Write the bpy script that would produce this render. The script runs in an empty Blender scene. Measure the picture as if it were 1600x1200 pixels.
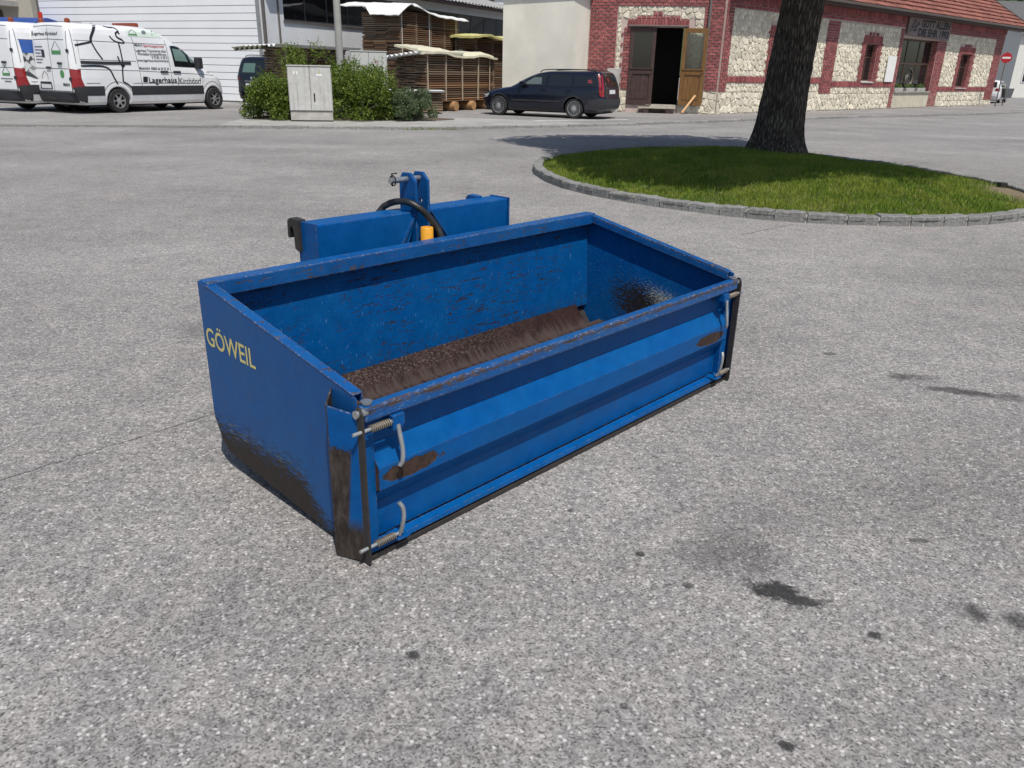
import bpy, bmesh, math, random
import numpy as np
from mathutils import Matrix, Vector

random.seed(7)
rng = np.random.default_rng(7)
S = bpy.context.scene
COL = S.collection
rad = math.radians

# ------------------------------------------------------------------ camera
FPX, PITCH, ROLL, CAMH = 1214.3, rad(22.004), rad(-1.239), 1.476
def cam_axes():
    cp, sp = math.cos(PITCH), math.sin(PITCH)
    f = np.array([0, cp, -sp]); rt = np.array([1., 0, 0]); dn = np.array([0, -sp, -cp])
    c, s = math.cos(ROLL), math.sin(ROLL)
    return c*rt + s*dn, -s*rt + c*dn, f
RT, DN, FW = cam_axes()
cam = bpy.data.cameras.new('camera')
cam.sensor_width = 36.0
cam.lens = FPX/1600*36
cam.clip_end = 3000
cam_o = bpy.data.objects.new('camera', cam)
COL.objects.link(cam_o)
m = Matrix.Identity(4)
for i in range(3):
    m[i][0] = RT[i]; m[i][1] = -DN[i]; m[i][2] = -FW[i]
m[2][3] = CAMH
cam_o.matrix_world = m
S.camera = cam_o

# ------------------------------------------------------------------ light
SUN_H = np.array([0.33, -0.944]); SUN_EL = rad(61)
SUN_H = SUN_H/np.linalg.norm(SUN_H)
sdir = Vector((SUN_H[0]*math.cos(SUN_EL), SUN_H[1]*math.cos(SUN_EL), math.sin(SUN_EL)))
w = bpy.data.worlds.new('World'); S.world = w; w.use_nodes = True
wn = w.node_tree.nodes; bg = wn['Background']
sky = wn.new('ShaderNodeTexSky'); sky.sky_type = 'NISHITA'; sky.sun_disc = False
sky.sun_elevation = SUN_EL
sky.sun_rotation = math.atan2(SUN_H[0], SUN_H[1])
sky.air_density = 1.0; sky.dust_density = 1.5; sky.ozone_density = 1.0
w.node_tree.links.new(sky.outputs[0], bg.inputs[0]); bg.inputs[1].default_value = 0.10
sl = bpy.data.lights.new('sun', 'SUN'); sl.energy = 4.2; sl.angle = rad(0.53); sl.color = (1.0, 0.955, 0.89)
so = bpy.data.objects.new('sun', sl); COL.objects.link(so)
so.rotation_euler = sdir.to_track_quat('Z', 'Y').to_euler()
so.location = (0, -20, 40)
S.view_settings.view_transform = 'Standard'; S.view_settings.look = 'None'
S.view_settings.exposure = 0.0; S.view_settings.gamma = 1.0
S.cycles.max_bounces = 5; S.cycles.diffuse_bounces = 3; S.cycles.glossy_bounces = 3; S.cycles.transparent_max_bounces = 6
S.render.resolution_x = 1024; S.render.resolution_y = 768

# ------------------------------------------------------------------ pixel -> place
def ray(px, py): return (px-800)*RT + (py-600)*DN + FPX*FW
def G(px, py, z=0.0):
    d = ray(px, py); t = (z-CAMH)/d[2]
    return np.array([0, 0, CAMH]) + t*d
def AT(px, depth, py=110):
    d = ray(px, py); return (d[0]/d[1]*depth, depth)

# ------------------------------------------------------------------ mesh helpers
class MB:
    def __init__(s): s.v = []; s.f = []
    def add(s, vs, fs):
        b = len(s.v); s.v += [tuple(map(float, p)) for p in vs]; s.f += [tuple(b+i for i in f) for f in fs]; return s
    def box(s, x0, x1, y0, y1, z0, z1, M=None):
        if x0 > x1: x0, x1 = x1, x0
        if y0 > y1: y0, y1 = y1, y0
        if z0 > z1: z0, z1 = z1, z0
        vs = [(x0,y0,z0),(x1,y0,z0),(x1,y1,z0),(x0,y1,z0),(x0,y0,z1),(x1,y0,z1),(x1,y1,z1),(x0,y1,z1)]
        if M is not None: vs = [M @ Vector(p) for p in vs]
        return s.add(vs, [(3,2,1,0),(4,5,6,7),(0,1,5,4),(1,2,6,5),(2,3,7,6),(3,0,4,7)])
    def prism(s, poly, axis, a, b):
        # poly: 2d points; axis the extrusion axis; remaining axes in order x,y,z
        def P(p, t):
            q = list(p); q.insert(axis, t); return tuple(q)
        n = len(poly)
        vs = [P(p, a) for p in poly] + [P(p, b) for p in poly]
        fs = [tuple(range(n-1, -1, -1)), tuple(range(n, 2*n))] + [(i, (i+1) % n, n+(i+1) % n, n+i) for i in range(n)]
        return s.add(vs, fs)
    def tube(s, pts, r, seg=10, caps=True):
        pts = [Vector(p) for p in pts]; n = len(pts)
        rs = r if isinstance(r, (list, tuple)) else [r]*n
        ref = None; rings = []
        for i, p in enumerate(pts):
            t = (pts[min(i+1, n-1)] - pts[max(i-1, 0)]).normalized()
            if ref is None:
                ref = Vector((0, 0, 1)) if abs(t.z) < .9 else Vector((1, 0, 0))
            a = (ref - t*ref.dot(t)).normalized(); ref = a; b = t.cross(a)
            rings.append([p + rs[i]*(math.cos(2*math.pi*k/seg)*a + math.sin(2*math.pi*k/seg)*b) for k in range(seg)])
        vs = [q for r_ in rings for q in r_]
        fs = [(i*seg+k, i*seg+(k+1) % seg, (i+1)*seg+(k+1) % seg, (i+1)*seg+k) for i in range(n-1) for k in range(seg)]
        if caps: fs += [tuple(range(seg-1, -1, -1)), tuple((n-1)*seg+k for k in range(seg))]
        return s.add(vs, fs)
    def lathe(s, prof, seg=24, axis='y', c=(0, 0, 0)):
        # prof: (radius, offset along axis)
        vs = []; n = len(prof)
        for r, t in prof:
            for k in range(seg):
                a = 2*math.pi*k/seg; x, y = r*math.cos(a), r*math.sin(a)
                vs.append({'y': (c[0]+x, c[1]+t, c[2]+y), 'x': (c[0]+t, c[1]+x, c[2]+y), 'z': (c[0]+x, c[1]+y, c[2]+t)}[axis])
        fs = [(i*seg+k, i*seg+(k+1) % seg, (i+1)*seg+(k+1) % seg, (i+1)*seg+k) for i in range(n-1) for k in range(seg)]
        return s.add(vs, fs)
    def quad(s, a, b, c, d): return s.add([a, b, c, d], [(0, 1, 2, 3)])
    def build(s, name, mat=None, parent=None, bevel=0, smooth=False, loc=None, fix=True):
        me = bpy.data.meshes.new(name); me.from_pydata(s.v, [], s.f)
        if fix:
            bm = bmesh.new(); bm.from_mesh(me); bmesh.ops.recalc_face_normals(bm, faces=bm.faces); bm.to_mesh(me); bm.free()
        if smooth:
            me.polygons.foreach_set('use_smooth', [True]*len(me.polygons)); me.set_sharp_from_angle(angle=rad(38))
        return link(name, me, mat, parent, bevel, loc)
def link(name, me, mat=None, parent=None, bevel=0, loc=None):
    o = bpy.data.objects.new(name, me); COL.objects.link(o)
    if mat is not None and not len(me.materials): me.materials.append(mat)
    if parent is not None: o.parent = parent
    if loc is not None: o.location = loc
    if bevel:
        b = o.modifiers.new('bevel', 'BEVEL'); b.width = bevel; b.segments = 2; b.limit_method = 'ANGLE'; b.angle_limit = rad(40)
    return o
def thing(name, label, cat, loc=(0, 0, 0), rz=0, group=None):
    o = bpy.data.objects.new(name, None); COL.objects.link(o)
    o.location = (loc[0], loc[1], loc[2] if len(loc) > 2 else 0); o.rotation_euler = (0, 0, rz)
    return tag(o, label, cat, group)
def tag(o, label, cat=None, group=None):
    o['label'] = label
    if cat: o['category'] = cat
    if group: o['group'] = group
    return o
def structure(o, label=None, kind='structure'):
    o['kind'] = kind
    if label: o['label'] = label
    return o
def fast_mesh(name, V, F):
    # V (n,3) array, F (m,k) array of equal polygons
    me = bpy.data.meshes.new(name); V = np.asarray(V, np.float32); F = np.asarray(F, np.int32)
    k = F.shape[1]
    me.vertices.add(len(V)); me.vertices.foreach_set('co', V.ravel())
    me.loops.add(F.size); me.loops.foreach_set('vertex_index', F.ravel())
    me.polygons.add(len(F)); me.polygons.foreach_set('loop_start', np.arange(0, F.size, k, dtype=np.int32))
    me.polygons.foreach_set('loop_total', np.full(len(F), k, np.int32))
    me.update(calc_edges=True); me.validate(); return me
def text_geo(body, size, bold=0.0, align='LEFT', spacing=1.0, width=None):
    c = bpy.data.curves.new('txt', 'FONT'); c.body = body; c.size = size; c.align_x = align
    c.offset = bold; c.space_character = spacing; c.resolution_u = 3
    o = bpy.data.objects.new('txt', c); COL.objects.link(o)
    dg = bpy.context.evaluated_depsgraph_get(); me = bpy.data.meshes.new_from_object(o.evaluated_get(dg))
    vs = [tuple(v.co) for v in me.vertices]; fs = [tuple(p.vertices) for p in me.polygons]
    bpy.data.objects.remove(o); bpy.data.curves.remove(c); bpy.data.meshes.remove(me)
    if width and vs:
        x0 = min(v[0] for v in vs); x1 = max(v[0] for v in vs); k = width/(x1-x0)
        vs = [((v[0]-x0)*k, v[1], v[2]) for v in vs]
    return vs, fs
def clip(poly, ax, val, keep_less):
    out = []; n = len(poly)
    for i in range(n):
        p, q = poly[i], poly[(i+1) % n]
        a = (p[ax] <= val) if keep_less else (p[ax] >= val); b = (q[ax] <= val) if keep_less else (q[ax] >= val)
        if a: out.append(p)
        if a != b:
            t = (val-p[ax])/(q[ax]-p[ax]); out.append((p[0]+t*(q[0]-p[0]), p[1]+t*(q[1]-p[1])))
    return out
def area2(p): return sum(p[i][0]*p[(i+1) % len(p)][1]-p[(i+1) % len(p)][0]*p[i][1] for i in range(len(p)))/2
def stroke(pts, wd):
    """2d polyline -> list of quads; wd number or list"""
    qs = []; n = len(pts); ws = wd if isinstance(wd, (list, tuple)) else [wd]*n
    nr = []
    for i in range(n):
        a = pts[max(i-1, 0)]; b = pts[min(i+1, n-1)]; dx, dy = b[0]-a[0], b[1]-a[1]; L = math.hypot(dx, dy) or 1
        nr.append((-dy/L, dx/L))
    for i in range(n-1):
        qs.append([(pts[i][0]+nr[i][0]*ws[i]/2, pts[i][1]+nr[i][1]*ws[i]/2), (pts[i][0]-nr[i][0]*ws[i]/2, pts[i][1]-nr[i][1]*ws[i]/2),
                   (pts[i+1][0]-nr[i+1][0]*ws[i+1]/2, pts[i+1][1]-nr[i+1][1]*ws[i+1]/2), (pts[i+1][0]+nr[i+1][0]*ws[i+1]/2, pts[i+1][1]+nr[i+1][1]*ws[i+1]/2)])
    return qs
def spline(pts, n=6):
    """Catmull-Rom through points (any dimension)"""
    P = [np.array(p, float) for p in pts]; P = [2*P[0]-P[1]]+P+[2*P[-1]-P[-2]]; out = []
    for i in range(1, len(P)-2):
        for k in range(n):
            t = k/n; a, b, c, d = P[i-1:i+3]
            out.append(tuple(.5*((2*b)+(c-a)*t+(2*a-5*b+4*c-d)*t*t+(3*b-a-3*c+d)*t**3)))
    out.append(tuple(P[-2])); return out

# ------------------------------------------------------------------ node helpers
class NT:
    def __init__(s, name):
        s.m = bpy.data.materials.new(name); s.m.use_nodes = True; s.t = s.m.node_tree; s.b = s.t.nodes['Principled BSDF']
        s.tc = None
    def n(s, typ, **kw):
        x = s.t.nodes.new(typ)
        for k, v in kw.items(): setattr(x, k, v)
        return x
    def L(s, a, b): s.t.links.new(a, b)
    def put(s, sock, v):
        if isinstance(v, bpy.types.NodeSocket): s.L(v, sock)
        elif isinstance(v, (tuple, list)) and sock.type == 'RGBA' and len(v) == 3: sock.default_value = (*v, 1)
        else: sock.default_value = v
    def co(s, kind='Object'):
        if s.tc is None: s.tc = s.n('ShaderNodeTexCoord')
        return s.tc.outputs[kind]
    def ma(s, op, a, b=0.0, c=None, clamp=False):
        x = s.n('ShaderNodeMath', operation=op, use_clamp=clamp); s.put(x.inputs[0], a); s.put(x.inputs[1], b)
        if c is not None: s.put(x.inputs[2], c)
        return x.outputs[0]
    def mp(s, v, loc=(0,0,0), rot=(0,0,0), sc=(1,1,1), typ='POINT'):
        x = s.n('ShaderNodeMapping', vector_type=typ); s.L(v, x.inputs[0])
        x.inputs[1].default_value = loc; x.inputs[2].default_value = rot; x.inputs[3].default_value = sc; return x.outputs[0]
    def noise(s, v, scale, detail=3, rough=.55, dist=0, dim='3D'):
        x = s.n('ShaderNodeTexNoise', noise_dimensions=dim); s.L(v, x.inputs['Vector']); x.inputs['Scale'].default_value = scale
        x.inputs['Detail'].default_value = detail; x.inputs['Roughness'].default_value = rough; x.inputs['Distortion'].default_value = dist
        return x.outputs[0]
    def vor(s, v, scale, feature='F1', dim='3D', rnd=1):
        x = s.n('ShaderNodeTexVoronoi', feature=feature, voronoi_dimensions=dim); s.L(v, x.inputs['Vector']); x.inputs['Scale'].default_value = scale
        x.inputs['Randomness'].default_value = rnd; return x
    def rng(s, v, a, b, c=0.0, d=1.0, smooth=True):
        x = s.n('ShaderNodeMapRange', interpolation_type='SMOOTHSTEP' if smooth else 'LINEAR'); s.put(x.inputs[0], v)
        for i, q in enumerate((a, b, c, d)): s.put(x.inputs[i+1], q)
        return x.outputs[0]
    def mix(s, f, a, b, blend='MIX'):
        x = s.n('ShaderNodeMix', data_type='RGBA', blend_type=blend); s.put(x.inputs[0], f); s.put(x.inputs[6], a); s.put(x.inputs[7], b); return x.outputs[2]
    def sep(s, v):
        x = s.n('ShaderNodeSeparateXYZ'); s.L(v, x.inputs[0]); return x.outputs
    def bump(s, h, strength=.3, dist=.01, normal=None):
        x = s.n('ShaderNodeBump'); x.inputs['Strength'].default_value = strength; x.inputs['Distance'].default_value = dist; s.put(x.inputs['Height'], h)
        if normal is not None: s.L(normal, x.inputs['Normal'])
        return x.outputs[0]
    def val(s, col, f): # colour times scalar
        x = s.n('ShaderNodeVectorMath', operation='SCALE'); s.put(x.inputs[0], col); s.put(x.inputs[3], f); return x.outputs[0]
    def out(s, col=None, rough=None, metal=None, normal=None, **kw):
        if col is not None: s.put(s.b.inputs['Base Color'], col)
        if rough is not None: s.put(s.b.inputs['Roughness'], rough)
        if metal is not None: s.put(s.b.inputs['Metallic'], metal)
        if normal is not None: s.L(normal, s.b.inputs['Normal'])
        for k, v in kw.items(): s.put(s.b.inputs[k.replace('_', ' ')], v)
        return s.m
    def isl(s):
        return s.n('ShaderNodeNewGeometry').outputs['Random Per Island']
    def orand(s):
        return s.n('ShaderNodeObjectInfo').outputs['Random']
def srgb(r, g, b):
    return tuple(((c/255)/12.92 if c/255 <= .04045 else ((c/255+.055)/1.055)**2.4) for c in (r, g, b))
def plain(name, col, rough=.5, metal=0.0, var=.15, scale=4.0, bump=0.0, bscale=60, spec=.5, coat=0.0):
    N = NT(name); c = N.co(); f = N.noise(c, scale, 4, .6)
    k = N.rng(f, .25, .75, 1-var, 1+var, False)
    nrm = N.bump(N.noise(c, bscale, 3), bump, .004) if bump else None
    return N.out(N.val(col, k), rough, metal, nrm, Specular_IOR_Level=spec, Coat_Weight=coat, Coat_Roughness=.04)

# ================================================================== GROUND
PZ = 0.03     # the yard beyond the far kerb lies a little higher
def asphalt_mat(name, base, stains=(), seams=(), speck=1.0, tint=(1.01, .98, .95)):
    N = NT(name); c = N.co(); p = N.mp(c, sc=(1, 1, 0))
    v1 = N.vor(p, 185, dim='2D'); r1 = N.sep(v1.outputs['Color'])[0]
    v2 = N.vor(p, 78, dim='2D'); r2 = N.sep(v2.outputs['Color'])[1]
    n1 = N.noise(p, .55, 4, .6); n2 = N.noise(p, 5.5, 4, .65); n3 = N.noise(p, 34, 3, .6); n4 = N.noise(N.mp(p, rot=(0, 0, .5), sc=(.45, 1.3, 1)), .3, 3, .55)
    k = N.rng(r1, 0, 1, 1-.42*speck, 1+.34*speck, False)
    k = N.ma('MULTIPLY', k, N.rng(n3, .3, .7, 1-.3*speck, 1+.3*speck, False))
    k = N.ma('MULTIPLY', k, N.rng(n2, .3, .7, .86, 1.14, False))
    k = N.ma('MULTIPLY', k, N.rng(n1, .3, .7, .82, 1.15, False))
    k = N.ma('MULTIPLY', k, N.rng(n4, .35, .65, .90, 1.10, False))
    bright = N.ma('MULTIPLY', N.rng(r2, .86, .95), N.rng(v2.outputs['Distance'], .5, .28))
    k = N.ma('ADD', k, N.ma('MULTIPLY', bright, .85*speck))
    dark = N.ma('MULTIPLY', N.rng(r1, .14, .05), .3*speck)
    k = N.ma('MULTIPLY', k, N.ma('SUBTRACT', 1.0, dark))
    hue = N.rng(n2, .35, .7)
    col = N.val(N.mix(hue, tuple(base*t for t in tint), (base*1.045, base*.98, base*.94)), k)
    wob = N.noise(p, 14, 4, .7); wob2 = N.noise(p, 70, 2, .6)
    mask = None
    for (x, y, rx, ry, rot, dk, tone) in stains:
        d = N.mp(p, (x, y, 0), (0, 0, rot), (rx, ry, 1), 'TEXTURE')
        ln = N.n('ShaderNodeVectorMath', operation='LENGTH'); N.L(d, ln.inputs[0])
        dd = N.ma('ADD', ln.outputs['Value'], N.ma('MULTIPLY', N.ma('SUBTRACT', wob, .5), 1.9))
        dd = N.ma('ADD', dd, N.ma('MULTIPLY', N.ma('SUBTRACT', wob2, .5), .9))
        mk = N.ma('MULTIPLY', N.rng(dd, 1.15, .55 if tone == 0 else .1), dk)
        mask = mk if mask is None else N.ma('MAXIMUM', mask, mk)
    wl = N.noise(p, 3.0, 4, .7)
    for (ax, ay, bx_, by_, wd, dk) in seams:
        L = math.hypot(bx_-ax, by_-ay)/2
        d = N.sep(N.mp(p, ((ax+bx_)/2, (ay+by_)/2, 0), (0, 0, math.atan2(by_-ay, bx_-ax)), (L, 1, 1), 'TEXTURE'))
        off = N.ma('ABSOLUTE', N.ma('ADD', d[1], N.ma('MULTIPLY', N.ma('SUBTRACT', wl, .5), .06)))
        mk = N.ma('MULTIPLY', N.rng(off, wd, wd*.25), N.rng(N.ma('ABSOLUTE', d[0]), 1.0, .93))
        mk = N.ma('MULTIPLY', mk, N.ma('MULTIPLY', N.rng(wob, .3, .55), dk))
        mask = mk if mask is None else N.ma('MAXIMUM', mask, mk)
    if stains: col = N.mix(N.ma('MULTIPLY', N.rng(N.noise(p, .9, 4, .65), .55, .75), .35), col, N.val((base*1.02, base*.86, base*.78), k))
    if mask is not None: col = N.mix(mask, col, (.018, .017, .017))
    h = n3
    rough = N.ma('SUBTRACT', .88, N.ma('MULTIPLY', mask, .3)) if mask is not None else .88
    return N.out(col, rough, 0, N.bump(h, .35*speck, .004), Specular_IOR_Level=.35)

ST = [(.835,1.985,.10,.058,-.5,.9,0),(.90,1.95,.07,.03,-.5,.85,0),(.95,1.95,.05,.010,.0,.6,0),(1.40,1.905,.05,.06,.3,.75,1),(1.50,1.87,.05,.055,.2,.75,1),(1.051,1.799,.026,.016,.2,.85,0),
      (-.253,1.677,.02,.016,0,.8,0),(.435,2.175,.016,.014,0,.85,0),(.673,1.396,.022,.017,-.3,.85,0),(.75,2.2,.26,.17,.3,.42,1),(.95,2.45,.5,.25,.4,.16,1),(1.6,2.6,.5,.3,.2,.14,1),(-.9,1.9,.45,.3,.3,.10,1),(.37,2.085,.05,.04,0,.25,1),
      (1.412,2.292,.04,.02,0,.6,0),(2.085,3.88,.11,.07,.2,.7,1),(2.30,3.68,.24,.05,-.3,.7,0),(2.50,3.62,.14,.07,0,.6,1),(2.18,3.87,.12,.05,0,.5,1),(1.82,4.22,.05,.03,0,.5,0),(.22,2.44,.014,.012,0,.7,0),
      (.56,2.01,.018,.016,0,.7,0),(-1.88,4.4,.22,.25,.6,.28,1),(.3,1.51,.012,.012,0,.7,0),(3.3,6.1,1.1,.5,.2,.10,1),(-.5,8.0,1.6,.7,.1,.14,1)]
SE = [(-1.98,2.5,-1.2,3.38,.008,.75),(2.25,7.75,3.0,8.42,.014,.75),(1.9,6.45,3.9,6.0,.008,.45),(3.9,6.0,4.9,6.3,.008,.35),(5.8,19.5,7.2,22.0,.02,.5),(-5.5,11.8,-4.6,12.3,.02,.35)]
m_road = asphalt_mat('asphalt', .252, ST, SE)
g = MB(); R_ = 900.0
g.add([(-R_, -R_, 0), (R_, -R_, 0), (R_, R_, 0), (-R_, R_, 0)], [(0, 1, 2, 3)])
structure(g.build('ground', m_road), 'grey weathered asphalt of the yard and road')

# far kerb line -> yard / pavement
KL = [(-26, 16.4), (-12.13, 19.05), (-9.43, 19.69), (-7.3, 20.0), (-4.9, 20.35), (-1.96, 21.15), (1.66, 23.19), (3.69, 24.68), (5.85, 26.5), (8.25, 28.53), (10.58, 30.2), (15.46, 33.68), (19.41, 36.4), (24.92, 40.68), (33, 47.2), (42, 55)]
m_yard = asphalt_mat('yard_asphalt', .25, (), [(-14.5,23.4,-8.0,25.2,.03,.5),(-13.2,24.3,-7.5,27.6,.03,.5)], .7)
g = MB(); n = len(KL)
vs = [(x, y, PZ) for x, y in KL] + [(x-40, y+70, PZ) for x, y in KL] + [(x, y, -.05) for x, y in KL]
fs = [(i, i+1, n+i+1, n+i) for i in range(n-1)] + [(i, 2*n+i, 2*n+i+1, i+1) for i in range(n-1)]
structure(g.add(vs, fs).build('yard', m_yard), 'paler asphalt yard and pavement beyond the far kerb')

N = NT('granite'); c = N.co(); v = N.vor(c, 90); r_ = N.sep(v.outputs['Color'])[0]
k = N.ma('MULTIPLY', N.rng(r_, 0, 1, .7, 1.25, False), N.rng(N.noise(c, 9, 4, .7), .3, .7, .68, 1.2, False))
k = N.ma('MULTIPLY', k, N.ma('ADD', .85, N.ma('MULTIPLY', N.orand(), .3)))
m_granite = N.out(N.val((.27, .268, .255), k), .8, 0, N.bump(N.noise(c, 26, 5, .7), .9, .02))
m_conc = plain('concrete', (.40, .385, .36), .85, 0, .25, 3.5, .4, 40)
m_joint = plain('joint_mortar', (.42, .40, .36), .9, 0, .2, 9, .3, 50)
def stone_mesh(name, L, W, Hh, seed):
    """rough hewn kerb block, x length, y width, z height"""
    r = random.Random(seed); bm = bmesh.new()
    nx = 5
    def P(i, j, kk):
        t = i/nx; b = .007
        x = -L/2 + L*t; y = (0 if j == 0 else W); z = (0 if kk == 0 else Hh)
        return (x+r.uniform(-b, b)*(0 < i < nx), y+r.uniform(-b, b), z+(r.uniform(-b, b) if kk else 0))
    ring = [[bm.verts.new(P(i, j, kk)) for j, kk in ((0, 0), (0, 1), (1, 1), (1, 0))] for i in range(nx+1)]
    for i in range(nx):
        for q in range(4): bm.faces.new((ring[i][q], ring[i][(q+1) % 4], ring[i+1][(q+1) % 4], ring[i+1][q]))
    bm.faces.new(ring[0]); bm.faces.new(ring[-1][::-1])
    bmesh.ops.recalc_face_normals(bm, faces=bm.faces)
    bmesh.ops.bevel(bm, geom=[e for e in bm.edges if e.calc_face_angle(0) > .7], offset=.011, segments=1, affect='EDGES')
    me = bpy.data.meshes.new(name); bm.to_mesh(me); bm.free(); me.materials.append(m_granite); return me
def walk(poly, step_fn, closed=False):
    pts = [np.array(p, float) for p in poly]
    if closed: pts.append(pts[0])
    segs = [(pts[i], pts[i+1]) for i in range(len(pts)-1)]; tot = sum(np.linalg.norm(b-a) for a, b in segs)
    def at(s):
        for a, b in segs:
            l = np.linalg.norm(b-a)
            if s <= l: return a+(b-a)*s/l
            s -= l
        return segs[-1][1]
    s = 0
    while s < tot-.1:
        L = min(step_fn(), tot-s); yield at(s), at(s+L), L; s += L
# kerb along the far side of the road
kerb = MB()
for a, b in zip(KL[:-1], KL[1:]):
    d = np.array(b)-np.array(a); l = np.linalg.norm(d); d /= l; nn = np.array([-d[1], d[0]])
    a_, b_ = np.array(a)+nn*.02, np.array(b)+nn*.02
    kerb.add([(*a_, -.02), (*b_, -.02), (*b_, PZ+.012), (*a_, PZ+.012), (*(a_+nn*.1), -.02), (*(b_+nn*.1), -.02), (*(b_+nn*.1), PZ+.012), (*(a_+nn*.1), PZ+.012)], [(0,1,2,3),(3,2,6,7),(4,5,6,7),(0,3,7,4),(1,2,6,5)])
kerb_o = structure(kerb.build('road_kerb', plain('kerb_joint', (.17, .165, .15), .9)), 'low kerb of grey stone blocks along the far edge of the road')
kmesh = [stone_mesh('kerb_stone', 1, .13, PZ+.095, 40+i) for i in range(4)]
for a, b, L in walk(KL, lambda: random.uniform(.75, 1.05)):
    mid = (a+b)/2
    if mid[0] < -12.5 or mid[0] > 26: continue
    o = link('kerb_stone', random.choice(kmesh), None, kerb_o); d = b-a
    low = .045 if mid[0] < -7.6 else 0
    o.location = (mid[0], mid[1], -.05-low); o.rotation_euler = (0, 0, math.atan2(d[1], d[0])); o.scale = (L-.02, 1, 1)
# raised planting strip behind the kerb
m_strip = plain('strip_concrete', (.33, .32, .30), .85, 0, .25, 1.5, .4, 40)
bed = MB(); bl = [(-7.5, 20.22), (-4.9, 20.5), (-1.9, 21.32), (1.7, 23.38), (1.9, 24.4), (-1.2, 25.8), (-3.0, 25.8), (-7.9, 24.4)]
bed.prism([p for p in bl], 2, 0, .055)
structure(bed.build('planting_strip', m_strip, bevel=.015), 'pale concrete planting strip with shrubs at the roadside')
N = NT('soil'); c = N.co(); k = N.rng(N.noise(c, 25, 5, .7), .3, .7, .5, 1.5, False)
m_soil = N.out(N.val(N.mix(N.noise(c, 3, 3), (.10, .075, .05), (.17, .14, .095)), k), .95, 0, N.bump(N.noise(c, 60, 4), .8, .02))
so_ = MB(); so_.prism([(-7.4, 22.75), (-5, 23.1), (-2.3, 24.0), (-1.9, 24.6), (-3, 25.4), (-7.7, 24.2)], 2, .03, .085)
structure(so_.build('bed_soil', m_soil), 'brown soil under the roadside shrubs')
m_white_line = plain('road_paint', (.62, .62, .60), .7, 0, .3, 8)
ln = MB(); a, b = G(745, 190, PZ), G(985, 187.5, PZ); d = (b-a)[:2]; d /= np.linalg.norm(d); nn = np.array([-d[1], d[0]])
ln.quad((*a[:2], PZ+.004), (*b[:2], PZ+.004), (*(b[:2]+nn*.22), PZ+.004), (*(a[:2]+nn*.22), PZ+.004))
structure(ln.build('painted_line', m_white_line), 'worn white painted line beside the parked estate car')

# ================================================================== GRASS ISLAND
ISL = [(.30,13.3),(.25,12.7),(.29,12.1),(.42,11.4),(.63,10.75),(.92,10.22),(1.25,9.78),(1.76,9.27),(2.29,8.86),(2.75,8.62),(3.2,8.48),(3.6,8.43),(4.08,8.41),(4.5,8.43),(4.95,8.53),(5.4,8.72),(5.9,9.0),(6.5,9.55),(6.95,10.3),(7.15,11.2),(7.15,12.2),(6.95,13.1),(6.6,14.0),(6.2,14.8),(5.75,15.6),(5.2,16.4),(4.4,16.85),(3.4,16.75),(2.5,16.35),(1.7,15.75),(1.05,15.05),(.6,14.3)]
ISLa = np.array(ISL)
def edge_dist(P):
    P = np.atleast_2d(P); d = np.full(len(P), 1e9); ins = np.zeros(len(P), bool)
    for i in range(len(ISLa)):
        a = ISLa[i]; b = ISLa[(i+1) % len(ISLa)]; ab = b-a
        t = np.clip(((P-a)@ab)/(ab@ab), 0, 1); d = np.minimum(d, np.linalg.norm(P-(a+t[:, None]*ab), axis=1))
        cond = ((a[1] > P[:, 1]) != (b[1] > P[:, 1])); xi = (b[0]-a[0])*(P[:, 1]-a[1])/((b[1]-a[1]) or 1e-9)+a[0]
        ins ^= cond & (P[:, 0] < xi)
    return np.where(ins, d, -d)
def mound(P):
    d = edge_dist(P); t = np.clip(d/2.2, 0, 1); P = np.atleast_2d(P)
    return .055 + .14*t*t*(3-2*t) + .012*np.sin(P[:, 0]*3.1)*np.cos(P[:, 1]*2.3)
cen = ISLa.mean(0); rings = 14; V = []; F = []
for k_ in range(rings+1):
    t = 1-k_/rings; Pn = cen+(ISLa-cen)*max(t, .001); z = mound(Pn)
    V += [(p[0], p[1], zz) for p, zz in zip(Pn, z)]
nI = len(ISL)
for k_ in range(rings):
    for i in range(nI): F.append((k_*nI+i, k_*nI+(i+1) % nI, (k_+1)*nI+(i+1) % nI, (k_+1)*nI+i))
N = NT('island_soil'); c = N.co(); s_ = N.sep(c)
k = N.rng(N.noise(c, 30, 5, .7), .3, .7, .5, 1.5, False)
m_isoil = N.out(N.val(N.mix(N.rng(s_[0], 6.0, 6.5), N.mix(N.noise(c, 4, 3), (.05, .06, .02), (.09, .09, .035)), N.mix(N.noise(c, 4, 3), (.15, .115, .07), (.25, .20, .125))), k), .95, 0, N.bump(N.noise(c, 70, 4), .9, .02))
structure(MB().add(V, F).build('island_ground', m_isoil, smooth=True), 'mounded earth of the oval traffic island')
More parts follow.
